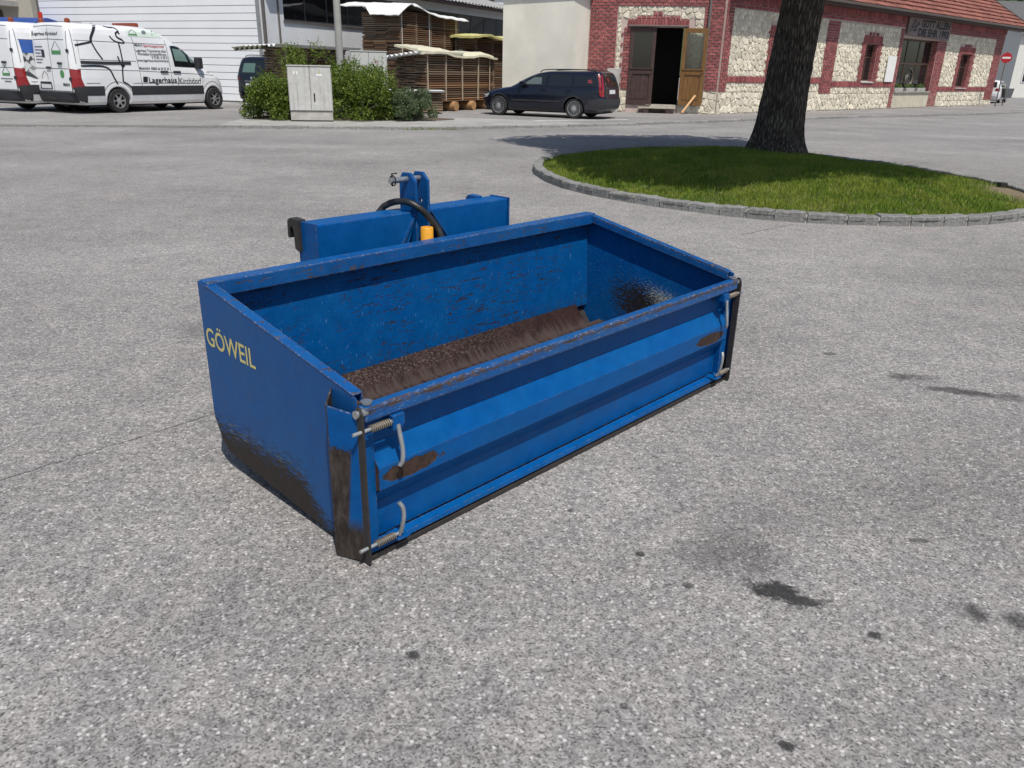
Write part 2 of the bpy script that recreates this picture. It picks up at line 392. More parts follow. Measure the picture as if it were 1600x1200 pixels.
# kerb blocks around the island
kc = MB()
for i in range(nI):
    a = ISLa[i]; b = ISLa[(i+1) % nI]; d = (b-a)/np.linalg.norm(b-a); nn = np.array([-d[1], d[0]])
    kc.quad((*(a+nn*.015), 0), (*(b+nn*.015), 0), (*(b+nn*.015), .085), (*(a+nn*.015), .085))
    kc.quad((*(a+nn*.015), .085), (*(b+nn*.015), .085), (*(b+nn*.13), .085), (*(a+nn*.13), .085))
kc_o = structure(kc.build('island_kerb', m_joint), 'rough granite block kerb around the grass island')
imesh = [stone_mesh('kerb_stone', 1, .15, .195, 60+i) for i in range(6)]
for a, b, L in walk(ISL, lambda: random.choice((.30, .34, .38, .42, .48)), True):
    mid = (a+b)/2; d = b-a
    o = link('kerb_stone', random.choice(imesh), None, kc_o)
    o.location = (mid[0], mid[1], -.09+random.uniform(-.008, .006)); o.rotation_euler = (0, random.uniform(-.02, .02), math.atan2(d[1], d[0])+random.uniform(-.015, .015)); o.scale = (L-.018, 1, 1)
# grass blades
def blades(n, hmin, hmax, wd, seed, keep):
    r = np.random.default_rng(seed); P = r.uniform(ISLa.min(0), ISLa.max(0), (int(n*1.6), 2)); d = edge_dist(P); P = P[d > .09]; P = P[keep(P, r)][:n]
    n = len(P); z = mound(P); clump = .75+.5*np.sin(P[:, 0]*5.3+2*np.sin(P[:, 1]*3.7))*np.sin(P[:, 1]*6.1+1.3*np.sin(P[:, 0]*4.1))*.5
    h = r.uniform(hmin, hmax, n)*clump*np.where(edge_dist(P) < .3, .8, 1); a = r.uniform(0, 2*np.pi, n); lean = r.uniform(.1, .75, n)*h; la = r.uniform(0, 2*np.pi, n)
    w_ = r.uniform(.6, 1.2, n)*wd; ax = np.stack([np.cos(a), np.sin(a), 0*a], 1)*w_[:, None]; ld = np.stack([np.cos(la), np.sin(la), 0*a], 1)
    B = np.stack([P[:, 0], P[:, 1], z-.01], 1); U = np.array([0, 0, 1.])
    m1 = B+U*(h*.6)[:, None]+ld*(lean*.3)[:, None]; tp = B+U*h[:, None]*.97+ld*lean[:, None]
    V = np.stack([B-ax, B+ax, m1+ax*.75, m1-ax*.75, tp], 1).reshape(-1, 3); i0 = np.arange(n)*5
    T = np.concatenate([np.stack([i0, i0+1, i0+2], 1), np.stack([i0, i0+2, i0+3], 1), np.stack([i0+3, i0+2, i0+4], 1)])
    return V, T
def keep_fn(P, r):
    bare = np.exp(-(((P[:, 0]-6.75)/.55)**2+((P[:, 1]-10.5)/1.5)**2))
    trunk = np.hypot(P[:, 0]-4.85, P[:, 1]-15.3)
    return (r.uniform(0, 1, len(P)) > bare*1.25) & (trunk > .62)
N = NT('grass_blade'); rr = N.isl(); c = N.co()
pt = N.rng(N.noise(c, 1.6, 4, .7), .42, .62)
col = N.mix(rr, (.075, .155, .012), (.215, .32, .032)); col = N.mix(N.ma('MULTIPLY', pt, .65), col, (.31, .35, .05)); col = N.mix(N.rng(rr, .90, .93), col, (.36, .33, .13))
m_grass = N.out(col, .6, 0, None, Specular_IOR_Level=.25, Subsurface_Weight=0.0)
tr = N.n('ShaderNodeBsdfTranslucent'); N.L(col, tr.inputs[0]); mx = N.n('ShaderNodeMixShader'); mx.inputs[0].default_value = .3
N.L(N.b.outputs[0], mx.inputs[1]); N.L(tr.outputs[0], mx.inputs[2]); N.L(mx.outputs[0], N.t.nodes['Material Output'].inputs[0])
V1, T1 = blades(170000, .04, .10, .0038, 1, keep_fn); V2, T2 = blades(6000, .10, .17, .0026, 2, keep_fn)
gm = fast_mesh('grass', np.concatenate([V1, V2]), np.concatenate([T1, T2+len(V1)]))
structure(link('grass', gm, m_grass), 'short green grass covering the oval traffic island', 'stuff')
drain = MB().box(6.88, 6.98, 11.35, 11.45, .06, .13).build('marker_block', plain('dark_iron', (.02, .02, .02), .6), bevel=.008)
tag(drain, 'small dark block at the bare right end of the grass island', 'block')

# ================================================================== TREE
def leaf_mat(name, a, b, trans=.3):
    N = NT(name); rr = N.isl(); col = N.mix(rr, a, b)
    N.out(col, .55, 0, None, Specular_IOR_Level=.35)
    tr = N.n('ShaderNodeBsdfTranslucent'); N.L(N.val(col, 1.2), tr.inputs[0]); mx = N.n('ShaderNodeMixShader'); mx.inputs[0].default_value = trans
    N.L(N.b.outputs[0], mx.inputs[1]); N.L(tr.outputs[0], mx.inputs[2]); N.L(mx.outputs[0], N.t.nodes['Material Output'].inputs[0]); return N.m
m_leaf = leaf_mat('tree_leaf', (.035, .085, .015), (.075, .14, .03))
N = NT('bark'); c = N.co(); st = N.mp(c, sc=(1, 1, .32))
f1 = N.vor(N.mp(c, sc=(1, 1, .17)), 26, 'DISTANCE_TO_EDGE').outputs[0]; f2 = N.noise(st, 22, 5, .7, 1.2); f3 = N.noise(c, 3, 3)
h = N.ma('ADD', N.rng(f1, 0, .3), N.ma('MULTIPLY', f2, .8))
col = N.val(N.mix(N.rng(f3, .4, .7), (.19, .155, .13), (.27, .235, .195)), N.rng(h, .3, 1.5, .38, 1.3, False))
m_bark = N.out(col, .9, 0, N.bump(h, 1.0, .09), Specular_IOR_Level=.2)
TB = np.array([4.85, 15.3]); tz = float(mound(TB)[0])-.05
tree = thing('tree', 'thick dark furrowed tree trunk rising from the grass island', 'tree', (TB[0], TB[1], tz))
rgt = random.Random(3)
def trunk_mesh():
    seg, lev = 96, 90; V = []; F = []
    ph = [rgt.uniform(0, 6.28) for _ in range(8)]
    for j in range(lev+1):
        z = 4.6*(j/lev)**1.15
        r = .385-.018*z+.15*math.exp(-z/.25)+.06*math.exp(-z/.8)
        cx = .03*z+.035*z*max(0, z-.4)*.25; cy = -.02*z-.03*max(0, z-2.5)**2
        for k_ in range(seg):
            a = 2*math.pi*k_/seg
            fl = 1+.10*math.exp(-z/.45)*(math.sin(4*a+ph[0])+.6*math.sin(7*a+ph[1]))+.025*math.sin(3*a+ph[2]+z*.5)
            rid = .022*abs(math.sin(17*a+1.6*math.sin(z*2.2+ph[3])+.9*math.sin(z*5+2*a)))+.008*math.sin(41*a+3*z+ph[4])*math.sin(z*13+5*a)
            V.append((cx+(r*fl+rid)*math.cos(a), cy+(r*fl+rid)*math.sin(a), z))
    for j in range(lev):
        for k_ in range(seg): F.append((j*seg+k_, j*seg+(k_+1) % seg, (j+1)*seg+(k_+1) % seg, (j+1)*seg+k_))
    return MB().add(V, F)
trunk_mesh().build('trunk', m_bark, tree, smooth=True)
top = (.03*4.6+.035*4.6*4.2*.25, -.092-.13, 4.55)
crown_c = Vector((-.55, -1.7, 6.0))
def limb(a, b, r0, r1, sag=.3):
    a, b = Vector(a), Vector(b); pts = []
    for i in range(9):
        t = i/8; p = a.lerp(b, t); p.z += sag*math.sin(math.pi*t); p += Vector((rgt.uniform(-.07, .07), rgt.uniform(-.07, .07), 0))*(0 < i < 8); pts.append(p)
    return pts, [r0+(r1-r0)*i/8 for i in range(9)]
br = [((-3.1, -1.0, 6.0)), ((-1.2, -4.6, 5.2)), ((1.6, -3.4, 5.8)), ((1.5, .2, 7.4)), ((-1.6, .6, 7.6)), ((-.4, -2.0, 8.2)), ((-2.9, -3.0, 5.2)), ((.6, -5.2, 4.6))]
for e_ in br:
    pts, rs = limb(top, e_, .2, .05); MB().tube(pts, rs, 10).build('limb', m_bark, tree, smooth=True)
def leaf_cloud(n, blobs, size, seed, flat=.6):
    r = np.random.default_rng(seed); ws = np.array([b[3]*b[4]*b[5] for b in blobs]); which = r.choice(len(blobs), n, p=ws/ws.sum()); B = np.array(blobs)[which]
    u = r.normal(size=(n, 3)); u /= np.linalg.norm(u, axis=1)[:, None]; rad_ = r.uniform(.25, 1, n)**(1/2.2)
    C = B[:, :3]+u*rad_[:, None]*B[:, 3:6]
    a = r.normal(size=(n, 3)); a[:, 2] *= flat; a /= np.linalg.norm(a, axis=1)[:, None]; b = np.cross(a, r.normal(size=(n, 3))); b /= np.linalg.norm(b, axis=1)[:, None]
    s = r.uniform(.6, 1.3, n)[:, None]*size
    V = np.stack([C-a*s, C+b*s*.5, C+a*s, C-b*s*.5], 1).reshape(-1, 3); i0 = np.arange(n)*4
    return V, np.stack([i0, i0+1, i0+2, i0+3], 1)
blobs = []
rb = np.random.default_rng(5)
COT = 1/math.tan(SUN_EL)
# crown lobes placed so that the sun throws the shade seen on island and road
SHP = [G(*q) for q in ((765,219,0),(800,212.5,0),(900,210.5,0),(1050,211,0),(1165,214,0),(1262,226,.2),(1400,246,.2),(1490,257,.2),(1450,282,.2),(1380,290,.2),(1293,277,.2),(1150,288,.2),(1036,285,.2),(930,272,.2),(850,246,.2),(845,234,0),(800,226,0))]
SHP = np.array([p[:2] for p in SHP])
def in_poly(P, poly):
    ins = np.zeros(len(P), bool)
    for i in range(len(poly)):
        p, q = poly[i], poly[(i+1) % len(poly)]; cond = ((p[1] > P[:, 1]) != (q[1] > P[:, 1])); ins ^= cond & (P[:, 0] < (q[0]-p[0])*(P[:, 1]-p[1])/((q[1]-p[1]) or 1e-9)+p[0])
    return ins
Pc = rb.uniform(SHP.min(0), SHP.max(0), (2600, 2)); Pc = Pc[in_poly(Pc, SHP)]
def pdist(P):
    d = np.full(len(P), 1e9)
    for i in range(len(SHP)):
        p, q = SHP[i], SHP[(i+1) % len(SHP)]; ab = q-p; t = np.clip(((P-p)@ab)/(ab@ab), 0, 1); d = np.minimum(d, np.linalg.norm(P-(p+t[:, None]*ab), axis=1))
    return d
dd_ = pdist(Pc)
for p, d in zip(Pc[:520], dd_[:520]):
    r_ = min(max(d, .12), .75); hz_ = 4.2+min(d, 2.2)*rb.uniform(.2, 1.15)+rb.uniform(0, .5)
    xy = p+SUN_H*COT*hz_-TB; blobs.append((xy[0], xy[1], hz_-tz, r_, r_, r_*.7))
V, T = leaf_cloud(60000, blobs, .105, 11)
V[:, 2] = np.maximum(V[:, 2], 3.25)
link('crown', fast_mesh('crown', V, T), m_leaf, tree)

# ================================================================== BLUE TRANSPORT BOX
BO = np.array([-.446, 2.092]); BYAW = rad(47.2); BW, BD = 2.28, .96
be = np.array([math.cos(BYAW), math.sin(BYAW), 0]); bn = np.array([math.sin(BYAW), -math.cos(BYAW), 0])
def BUV(px, py, v):
    d = ray(px, py); o3 = np.array([*BO, 0])-bn*v; t = ((o3-np.array([0, 0, CAMH]))@bn)/(d@bn); X = np.array([0, 0, CAMH])+t*d-np.array([*BO, 0])
    return (float(X@be), v, float(X[2]))
BLUE = (.0006, .074, .262); STEEL = (.038, .026, .021)
def edge_mask(N, r=.008, lo=.03, hi=.25):
    b = N.n('ShaderNodeBevel', samples=4); b.inputs[0].default_value = r; ge = N.n('ShaderNodeNewGeometry')
    dt = N.n('ShaderNodeVectorMath', operation='DOT_PRODUCT'); N.L(b.outputs[0], dt.inputs[0]); N.L(ge.outputs['Normal'], dt.inputs[1])
    return N.rng(N.ma('SUBTRACT', 1.0, dt.outputs['Value']), lo*.3, hi*.5)
def blue(name, kind):
    N = NT(name); c = N.co(); x, y, z = N.sep(c)
    big = N.noise(c, 3.2, 4, .6); fine = N.noise(c, 55, 5, .75); mid = N.noise(c, 13, 5, .7)
    paint = N.val(N.mix(N.rng(big, .35, .7), BLUE, (.002, .080, .255)), N.rng(mid, .3, .7, .86, 1.12, False))
    # long light scratches
    sc = N.noise(N.mp(c, rot=(.2, .5, .3), sc=(4, 4, 60)), 5, 4, .8); scr = N.ma('MULTIPLY', N.rng(sc, .66, .70), .4 if kind == 'side' else .25)
    paint = N.mix(scr, paint, (.10, .25, .52))
    dust = N.rng(N.noise(c, 130, 3, .7), .62, .74)
    chips = N.rng(N.ma('ADD', N.ma('MULTIPLY', mid, .6), N.ma('MULTIPLY', fine, .55)), .745, .765)
    steel = N.val(N.mix(N.rng(fine, .35, .65), STEEL, (.068, .042, .031)), N.rng(mid, .3, .7, .65, 1.35, False))
    wear = chips; edge_amt = 1.0; light = None
    if kind == 'inner':
        st = N.noise(N.mp(c, rot=(0, -.12, 0), sc=(2.6, 7, 30)), 3.2, 5, .75)
        zone = N.rng(N.noise(c, 2.6, 2), .38, .55)
        gouge = N.ma('MULTIPLY', N.rng(N.ma('ADD', N.ma('MULTIPLY', st, .7), N.ma('MULTIPLY', fine, .4)), .60, .63), zone)
        low = N.ma('MULTIPLY', N.rng(z, .34, .2), N.rng(fine, .50, .62))
        wear = N.ma('MAXIMUM', wear, N.ma('MAXIMUM', gouge, N.ma('MULTIPLY', low, .8)))
        steel = N.val(N.mix(fine, (.016, .013, .012), (.04, .028, .022)), 1.0)
        paint = N.mix(N.ma('MULTIPLY', dust, .35), paint, (.13, .22, .36))
        tick = N.rng(N.noise(N.mp(c, sc=(160, 160, 28)), 1.0, 2, .6), .68, .74); paint = N.mix(N.ma('MULTIPLY', tick, .5), paint, (.20, .34, .52))
    if kind == 'inner_right':
        d = N.n('ShaderNodeVectorMath', operation='LENGTH'); N.L(N.mp(c, (BW, .40, .21), (.38, 0, 0), (1, .42, .17), 'TEXTURE'), d.inputs[0])
        st = N.noise(N.mp(c, rot=(-.55, 0, 0), sc=(10, 12, 80)), 3.4, 5, .8); st2 = N.noise(N.mp(c, rot=(-.55, 0, 0), sc=(10, 14, 75)), 4, 4, .8)
        base_m = N.rng(d.outputs['Value'], 1.4, .4, 0.0, .95)
        wear = N.ma('MAXIMUM', wear, N.rng(N.ma('ADD', base_m, N.ma('MULTIPLY', N.ma('SUBTRACT', st, .5), 3.4)), .50, .58))
        d2 = N.n('ShaderNodeVectorMath', operation='LENGTH'); N.L(N.mp(c, (BW, .33, .31), (.38, 0, 0), (1, .24, .07), 'TEXTURE'), d2.inputs[0])
        light = N.rng(N.ma('ADD', N.rng(d2.outputs['Value'], 1.5, .2, 0.0, .66), N.ma('MULTIPLY', N.ma('SUBTRACT', st2, .5), 4.0)), .56, .64)
        steel = N.val((.02, .017, .015), 1.0)
    if kind == 'side':
        # bare steel along the lower edge: boundary z(v)
        lim = N.ma('SUBTRACT', .20, N.ma('MULTIPLY', N.rng(y, .40, .19), .15))
        st = N.noise(N.mp(c, rot=(.30, 0, 0), sc=(6, 6, 75)), 2.6, 5, .8); st2 = N.noise(N.mp(c, rot=(-.35, 0, 0), sc=(6, 5, 70)), 3.1, 5, .8)
        dd = N.ma('SUBTRACT', lim, z); dd = N.ma('ADD', dd, N.ma('MULTIPLY', N.ma('SUBTRACT', st, .5), .46)); dd = N.ma('ADD', dd, N.ma('MULTIPLY', N.ma('SUBTRACT', st2, .5), .30))
        wear = N.ma('MAXIMUM', wear, N.rng(dd, .0, .012))
        band = N.ma('MULTIPLY', N.rng(N.ma('ABSOLUTE', N.ma('SUBTRACT', z, N.ma('ADD', lim, -.01))), .055, .0), N.rng(st2, .55, .66))
        light = N.ma('MULTIPLY', N.ma('MULTIPLY', band, N.rng(y, .2, .45)), .8)
        steel = N.val(N.mix(fine, (.022, .018, .016), (.046, .038, .033)), 1.0)
        paint = N.mix(.12, paint, (.06, .10, .16))
    if kind == 'tailgate':
        wv = N.noise(N.mp(c, sc=(1, 1, .6)), 16, 5, .7)
        for (cx, cz, rx, rz_, tl) in ((.185, .278, .135, .030, .0), (2.075, .272, .13, .029, .0)):
            d = N.n('ShaderNodeVectorMath', operation='LENGTH'); N.L(N.mp(c, (cx, .0, cz), (0, tl, 0), (rx, 30, rz_), 'TEXTURE'), d.inputs[0])
            mk = N.rng(N.ma('ADD', d.outputs['Value'], N.ma('MULTIPLY', N.ma('SUBTRACT', wv, .5), 1.2)), 1.02, .95)
            wear = N.ma('MAXIMUM', wear, mk)
        # grime runs under the rib
        run = N.ma('MULTIPLY', N.rng(N.noise(N.mp(c, sc=(55, 1, 2.0)), 1, 3, .6), .5, .62), N.ma('MULTIPLY', N.rng(z, .09, .125), N.rng(z, .175, .16)))
        run = N.ma('MULTIPLY', run, N.ma('MULTIPLY', N.rng(x, 1.08, 1.12), N.rng(x, 1.45, 1.38)))
        paint = N.mix(N.ma('MULTIPLY', run, .45), paint, (.03, .05, .08))
        grime = N.ma('MULTIPLY', N.rng(N.noise(N.mp(c, sc=(1, 1, 4)), 7, 4, .7), .5, .75), .3)
        paint = N.mix(grime, paint, (.02, .075, .22))
    if kind == 'rail':
        wear = N.ma('MAXIMUM', wear, N.rng(N.ma('ADD', N.ma('MULTIPLY', N.noise(N.mp(c, sc=(3, 14, 40)), 3, 5, .75), .7), N.ma('MULTIPLY', fine, .42)), .625, .65))
        light = N.ma('MULTIPLY', N.rng(N.noise(N.mp(c, sc=(5, 5, 30)), 4, 4, .75), .66, .72), .4); edge_amt = 1.7
    if kind == 'front_rail':
        near = N.rng(N.ma('ABSOLUTE', N.ma('SUBTRACT', z, .527)), .03, .0); front = N.rng(y, .012, -.006)
        streak = N.noise(N.mp(c, sc=(4, 30, 60)), 3, 5, .75)
        wear = N.ma('MAXIMUM', wear, N.rng(N.ma('ADD', N.ma('MULTIPLY', N.ma('MULTIPLY', near, front), .21), N.ma('MULTIPLY', N.ma('ADD', streak, N.ma('MULTIPLY', fine, .4)), .62)), .60, .64))
        light = N.ma('MULTIPLY', N.ma('MULTIPLY', front, N.rng(N.noise(N.mp(c, sc=(6, 20, 40)), 5, 4, .75), .60, .66)), .45); edge_amt = 1.8
    if kind == 'post':
        wv = N.noise(c, 18, 5, .7)
        lim = N.ma('ADD', N.ma('ADD', .36, N.ma('MULTIPLY', N.ma('SUBTRACT', .07, y), 2.2)), N.ma('MULTIPLY', N.ma('SUBTRACT', wv, .5), .28))
        right = N.rng(N.ma('ADD', N.ma('SUBTRACT', y, .038), N.ma('MULTIPLY', N.ma('SUBTRACT', z, .3), .085)), -.008, .006)
        bare = N.ma('MULTIPLY', N.rng(N.ma('SUBTRACT', N.ma('ADD', .40, N.ma('MULTIPLY', N.ma('SUBTRACT', wv, .5), .2)), z), -.004, .012), N.ma('MAXIMUM', right, N.rng(z, .17, .1)))
        wear = N.ma('MAXIMUM', N.ma('MAXIMUM', wear, bare), N.rng(y, .098, .104))
        steel = N.val(N.mix(N.rng(N.noise(N.mp(c, sc=(16, 16, 5)), 3, 5, .7), .35, .65), (.030, .022, .019), (.062, .050, .044)), N.rng(mid, .3, .7, .7, 1.3, False)); edge_amt = 1.5
    em = N.ma('MULTIPLY', edge_mask(N), N.rng(N.noise(c, 42, 4, .7), .54-.1*edge_amt, .63-.1*edge_amt))
    wear = N.ma('MAXIMUM', wear, N.ma('MULTIPLY', em, .9))
    col = N.mix(wear, paint, steel)
    le = N.ma('MULTIPLY', N.rng(em, .2, .7), N.rng(N.noise(c, 75, 3, .7), .5, .6)); col = N.mix(N.ma('MULTIPLY', le, .55 if kind in ('rail', 'front_rail', 'post') else .25), col, (.40, .43, .45))
    if light is not None: col = N.mix(light, col, (.42, .45, .40) if kind != 'rail' else (.36, .46, .58))
    rough = N.ma('ADD', N.ma('MULTIPLY', wear, .25), N.rng(mid, .3, .7, .33, .5, False))
    h = N.ma('ADD', N.ma('MULTIPLY', wear, -.6), N.ma('MULTIPLY', N.noise(c, 7, 3), 1.6))
    return N.out(col, rough, 0, N.bump(h, .4, .007), Specular_IOR_Level=.2 if kind == 'side' else .5 if kind in ('rail', 'front_rail') else .14)
m_bp = blue('blue_paint', 'plain'); m_bi = blue('blue_paint_inner', 'inner'); m_br = blue('blue_paint_scraped', 'inner_right'); m_bs = blue('blue_paint_side', 'side')
m_bt = blue('blue_paint_tailgate', 'tailgate'); m_bl = blue('blue_paint_rail', 'rail'); m_brail = blue('blue_paint_front_rail', 'front_rail'); m_bpost = blue('blue_paint_post', 'post')
N = NT('rusty_floor'); c = N.co(); x, y, z = N.sep(c); fine = N.noise(c, 60, 5, .75); md = N.noise(c, 11, 4, .7)
col = N.val(N.mix(N.rng(md, .35, .65), (.017, .0085, .0075), (.030, .016, .0135)), N.rng(fine, .3, .7, .7, 1.3, False))
fold = N.rng(N.ma('ADD', N.ma('ABSOLUTE', N.ma('SUBTRACT', y, .812)), N.ma('MULTIPLY', N.ma('SUBTRACT', N.noise(N.mp(c, rot=(0, 0, -.5), sc=(26, 4, 1)), 2, 4, .75), .5), -.16)), .05, .0)
col = N.mix(N.ma('MULTIPLY', fold, .6), col, (.085, .066, .060))
stripm = N.ma('MULTIPLY', N.rng(y, .835, .86), N.rng(N.noise(N.mp(c, sc=(30, 30, 60)), 2.5, 4, .8), .5, .6)); stripm = N.ma('MULTIPLY', stripm, N.rng(x, 2.1, .9))
col = N.mix(N.ma('MULTIPLY', stripm, .35), col, (.22, .19, .17))
orange = N.rng(N.noise(c, 4.5, 3, .6), .60, .72); col = N.mix(N.ma('MULTIPLY', orange, .3), col, (.06, .025, .014))
m_floor = N.out(col, .65, 0, N.bump(fine, .25, .003), Specular_IOR_Level=.15)
m_spring = plain('spring_steel', (.30, .26, .20), .5, .6, .3, 40)
m_dsteel = plain('dark_steel', (.035, .031, .029), .6, .2, .3, 20, .4, 90)
m_galv = plain('galvanised_steel', (.50, .51, .50), .38, .85, .2, 25, .3, 80)
m_zinc = plain('dull_zinc', (.34, .36, .37), .5, .5, .2, 25, .2, 80)
m_rubber = plain('black_rubber', (.018, .018, .018), .45, 0, .2, 20, .2, 100)
m_yellow = None
N = NT('yellow_paint'); c = N.co(); ch = N.rng(N.ma('ADD', N.ma('MULTIPLY', N.noise(c, 30, 4, .7), .6), N.ma('MULTIPLY', N.noise(c, 90, 4, .7), .5)), .66, .70); m_yellow = N.out(N.mix(ch, (.72, .33, .02), (.06, .03, .02)), .45)
box = thing('transport_box', 'blue worn steel tractor transport box with folding tailgate standing on the asphalt', 'transport box', (BO[0], BO[1], .004), BYAW)

def topz(v): return .563+(.741-.563)*(v-.02)/(.94)
# side panels --------------------------------------------------
prof = [(0.02, .004), (.19, .012), (.873, .078), (.923, .12), (.965, .20), (.96, topz(.96)), (.02, topz(.02))]
for k_, (u0, u1, mat, lab) in enumerate(((0, .005, m_bs, 'scraped blue side panel with yellow lettering'), (BW-.005, BW, m_br, None))):
    o = MB().prism(prof, 0, u0, u1).build('side_panel', mat, box, bevel=.0015)
    if lab: o['label'] = lab
    # top flange folded inward with a small down-turned lip
    s_ = 1 if k_ == 0 else -1; ue = 0 if k_ == 0 else BW
    fl = MB(); a, b = .905, .035
    for (ua, ub, za, zb) in ((-.001, .038, .0, .006), (.033, .038, -.034, .0)):
        fl.add([(ue+s_*ua, a, topz(a)+za), (ue+s_*ub, a, topz(a)+za), (ue+s_*ub, b, topz(b)+za), (ue+s_*ua, b, topz(b)+za),
                (ue+s_*ua, a, topz(a)+zb), (ue+s_*ub, a, topz(a)+zb), (ue+s_*ub, b, topz(b)+zb), (ue+s_*ua, b, topz(b)+zb)],
               [(0,1,2,3),(4,5,6,7),(0,1,5,4),(1,2,6,5),(2,3,7,6),(3,0,4,7)])
    fl.build('side_rail', m_bl, box, bevel=.002)
# rear wall, rear rail, floor ----------------------------------
MB().prism([(.918, .215), (.946, .70), (.952, .70), (.924, .212)], 0, .006, BW-.006).build('rear_wall', m_bi, box)
MB().box(.0055, BW-.0055, .892, .962, .685, .744).build('rear_rail', m_bl, box, bevel=.005)
fl = MB().prism([(.02, .022), (.82, .145), (.822, .137), (.02, .012)], 0, .006, BW-.006).build('floor', m_floor, box)
MB().prism([(.815, .140), (.905, .240), (.911, .234), (.821, .134)], 0, .006, BW-.13).build('floor_strip', m_floor, fl)
MB().prism([(.02, .002), (.87, .075), (.962, .2), (.956, .2), (.866, .083), (.02, .010)], 0, .006, BW-.006).build('base_plate', m_dsteel, box)
MB().box(.004, BW-.004, .0, .05, .0, .016).build('cutting_edge', m_dsteel, box, bevel=.002)
# lettering -----------------------------------------------------
vs, fs = text_geo('GÖWEIL', .1, .0012)
xs = [v[0] for v in vs]; x0, x1 = min(xs), max(xs); capH = .073
yl = max(v[1] for v in vs if True); base_h = .0729
cap = .1*.729
lv, lz = (.940, .596), None
let = MB(); Ltot = .345
for v in vs: pass
V = []
for (a, b, _) in vs:
    t = (a-x0)/(x1-x0); vv = .940-t*Ltot; zz = .503-.006*t+(b/cap)*.073
    V.append((-.0012, vv, zz))
let.add(V, fs).build('lettering', plain('cream_letter', (.60, .52, .20), .55, 0, .12, 30), box, fix=False)
V2 = [(-.0008, p[1]-.002, p[2]-.002) for p in V]
vs2, fs2 = text_geo('GÖWEIL', .1, .006)
# corner posts --------------------------------------------------
for s_ in (0, 1):
    def U(u): return u if s_ == 0 else BW-u
    P = [(0.0, .150), (-.046, .112), (-.050, .104), (-.010, .002), (-.006, .004), (-.044, .103), (-.041, .108), (0.0, .143)]
    hgt = [.56, .53, .53, .53, .53, .53, .53, .56]
    mb = MB(); nP = len(P)
    mb.add([(U(p[0]), p[1], .003) for p in P]+[(U(p[0]), p[1], h_-.012*(p[1] < .01)) for p, h_ in zip(P, hgt)], [tuple(range(nP)), tuple(range(nP, 2*nP))]+[(i, (i+1) % nP, nP+(i+1) % nP, nP+i) for i in range(nP)])
    po = mb.build('corner_post', m_bpost, box, bevel=.0015)
    fp = [(.004, 0), (-.018, -.002), (-.022, .02), (-.022, .5), (-.02, .525), (-.010, .542), (.003, .543), (.012, .53)]
    MB().prism(fp, 0, U(-.011), U(-.003)).build('edge_plate', m_dsteel, po, bevel=.001)
    MB().lathe([(0, -.02), (.013, -.02), (.013, .02), (0, .02)], 14, 'x', (U(.0), .0, .522)).build('hinge_pin', m_galv, po, smooth=True)
    MB().lathe([(.0, -.004), (.017, -.004), (.019, .004), (.0, .006)], 14, 'z', (U(.032), .012, .545)).build('washer', m_galv, po, smooth=True)
# tailgate ------------------------------------------------------
tg = MB(); t_ = .004
prof_t = [(.046, .49), (.046, .388), (-.003, .316), (-.003, .240), (.046, .172), (.046, .045)]
loop = prof_t+[(p[0]+t_, p[1]) for p in prof_t[::-1]]
tail = MB().prism(loop, 0, .055, BW-.055).build('tailgate', m_bt, box)
MB().box(.006, .056, .016, .050, .03, .49).build('end_panel', m_bt, tail, bevel=.002); MB().box(BW-.056, BW-.006, .016, .050, .03, .49).build('end_panel', m_bt, tail, bevel=.002)
MB().box(.008, BW-.008, -.012, .030, .488, .538).build('top_rail', m_brail, tail, bevel=.008)
MB().prism([(.036, .048), (.004, .042), (.0, .026), (.036, .022)], 0, .008, BW-.008).build('bottom_rail', m_bt, tail, bevel=.002)
# latches -------------------------------------------------------
def coil(u0, u1, v, z, r, turns, wr, U):
    pts = [(U(u0+(u1-u0)*i/(turns*10)), v+r*math.cos(2*math.pi*i/10), z+r*math.sin(2*math.pi*i/10)) for i in range(turns*10+1)]
    return MB().tube(pts, wr, 6)
for s_ in (0, 1):
    def U(u): return u if s_ == 0 else BW-u
    for up in (1, 0):
        zc = .468 if up else .064
        la = bpy.data.objects.new('latch', None); COL.objects.link(la); la.parent = box
        MB().tube([(U(-.040), -.014, zc), (U(.13), -.014, zc)], .006, 10).build('latch_pin', m_zinc, la, smooth=True)
        coil(.022, .098, -.014, zc, .0105, 10, .0022, U).build('spring', m_spring, la, smooth=True)
        if up:
            MB().prism([(.102, .487), (.150, .487), (.150, .455), (.138, .440), (.104, .436)], 1, -.022, .03).build('bracket', m_bt, la, bevel=.003) if s_ == 0 else MB().prism([(BW-a, b) for a, b in [(.102, .487), (.150, .487), (.150, .455), (.138, .440), (.104, .436)]], 1, -.022, .03).build('bracket', m_bt, la, bevel=.003)
            pts = spline([(U(.122), -.02, .455), (U(.124), -.026, .42), (U(.126), -.034, .37), (U(.122), -.036, .335), (U(.116), -.03, .318)], 4)
        else:
            MB().box(U(.098), U(.15), -.03, .035, .046, .052).build('bracket', m_bt, la, bevel=.002)
            pts = spline([(U(.116), -.014, .056), (U(.118), -.026, .09), (U(.120), -.034, .13), (U(.118), -.034, .165), (U(.110), -.026, .185)], 4)
        MB().tube(pts, .0075, 10).build('latch_handle', m_zinc, la, smooth=True)
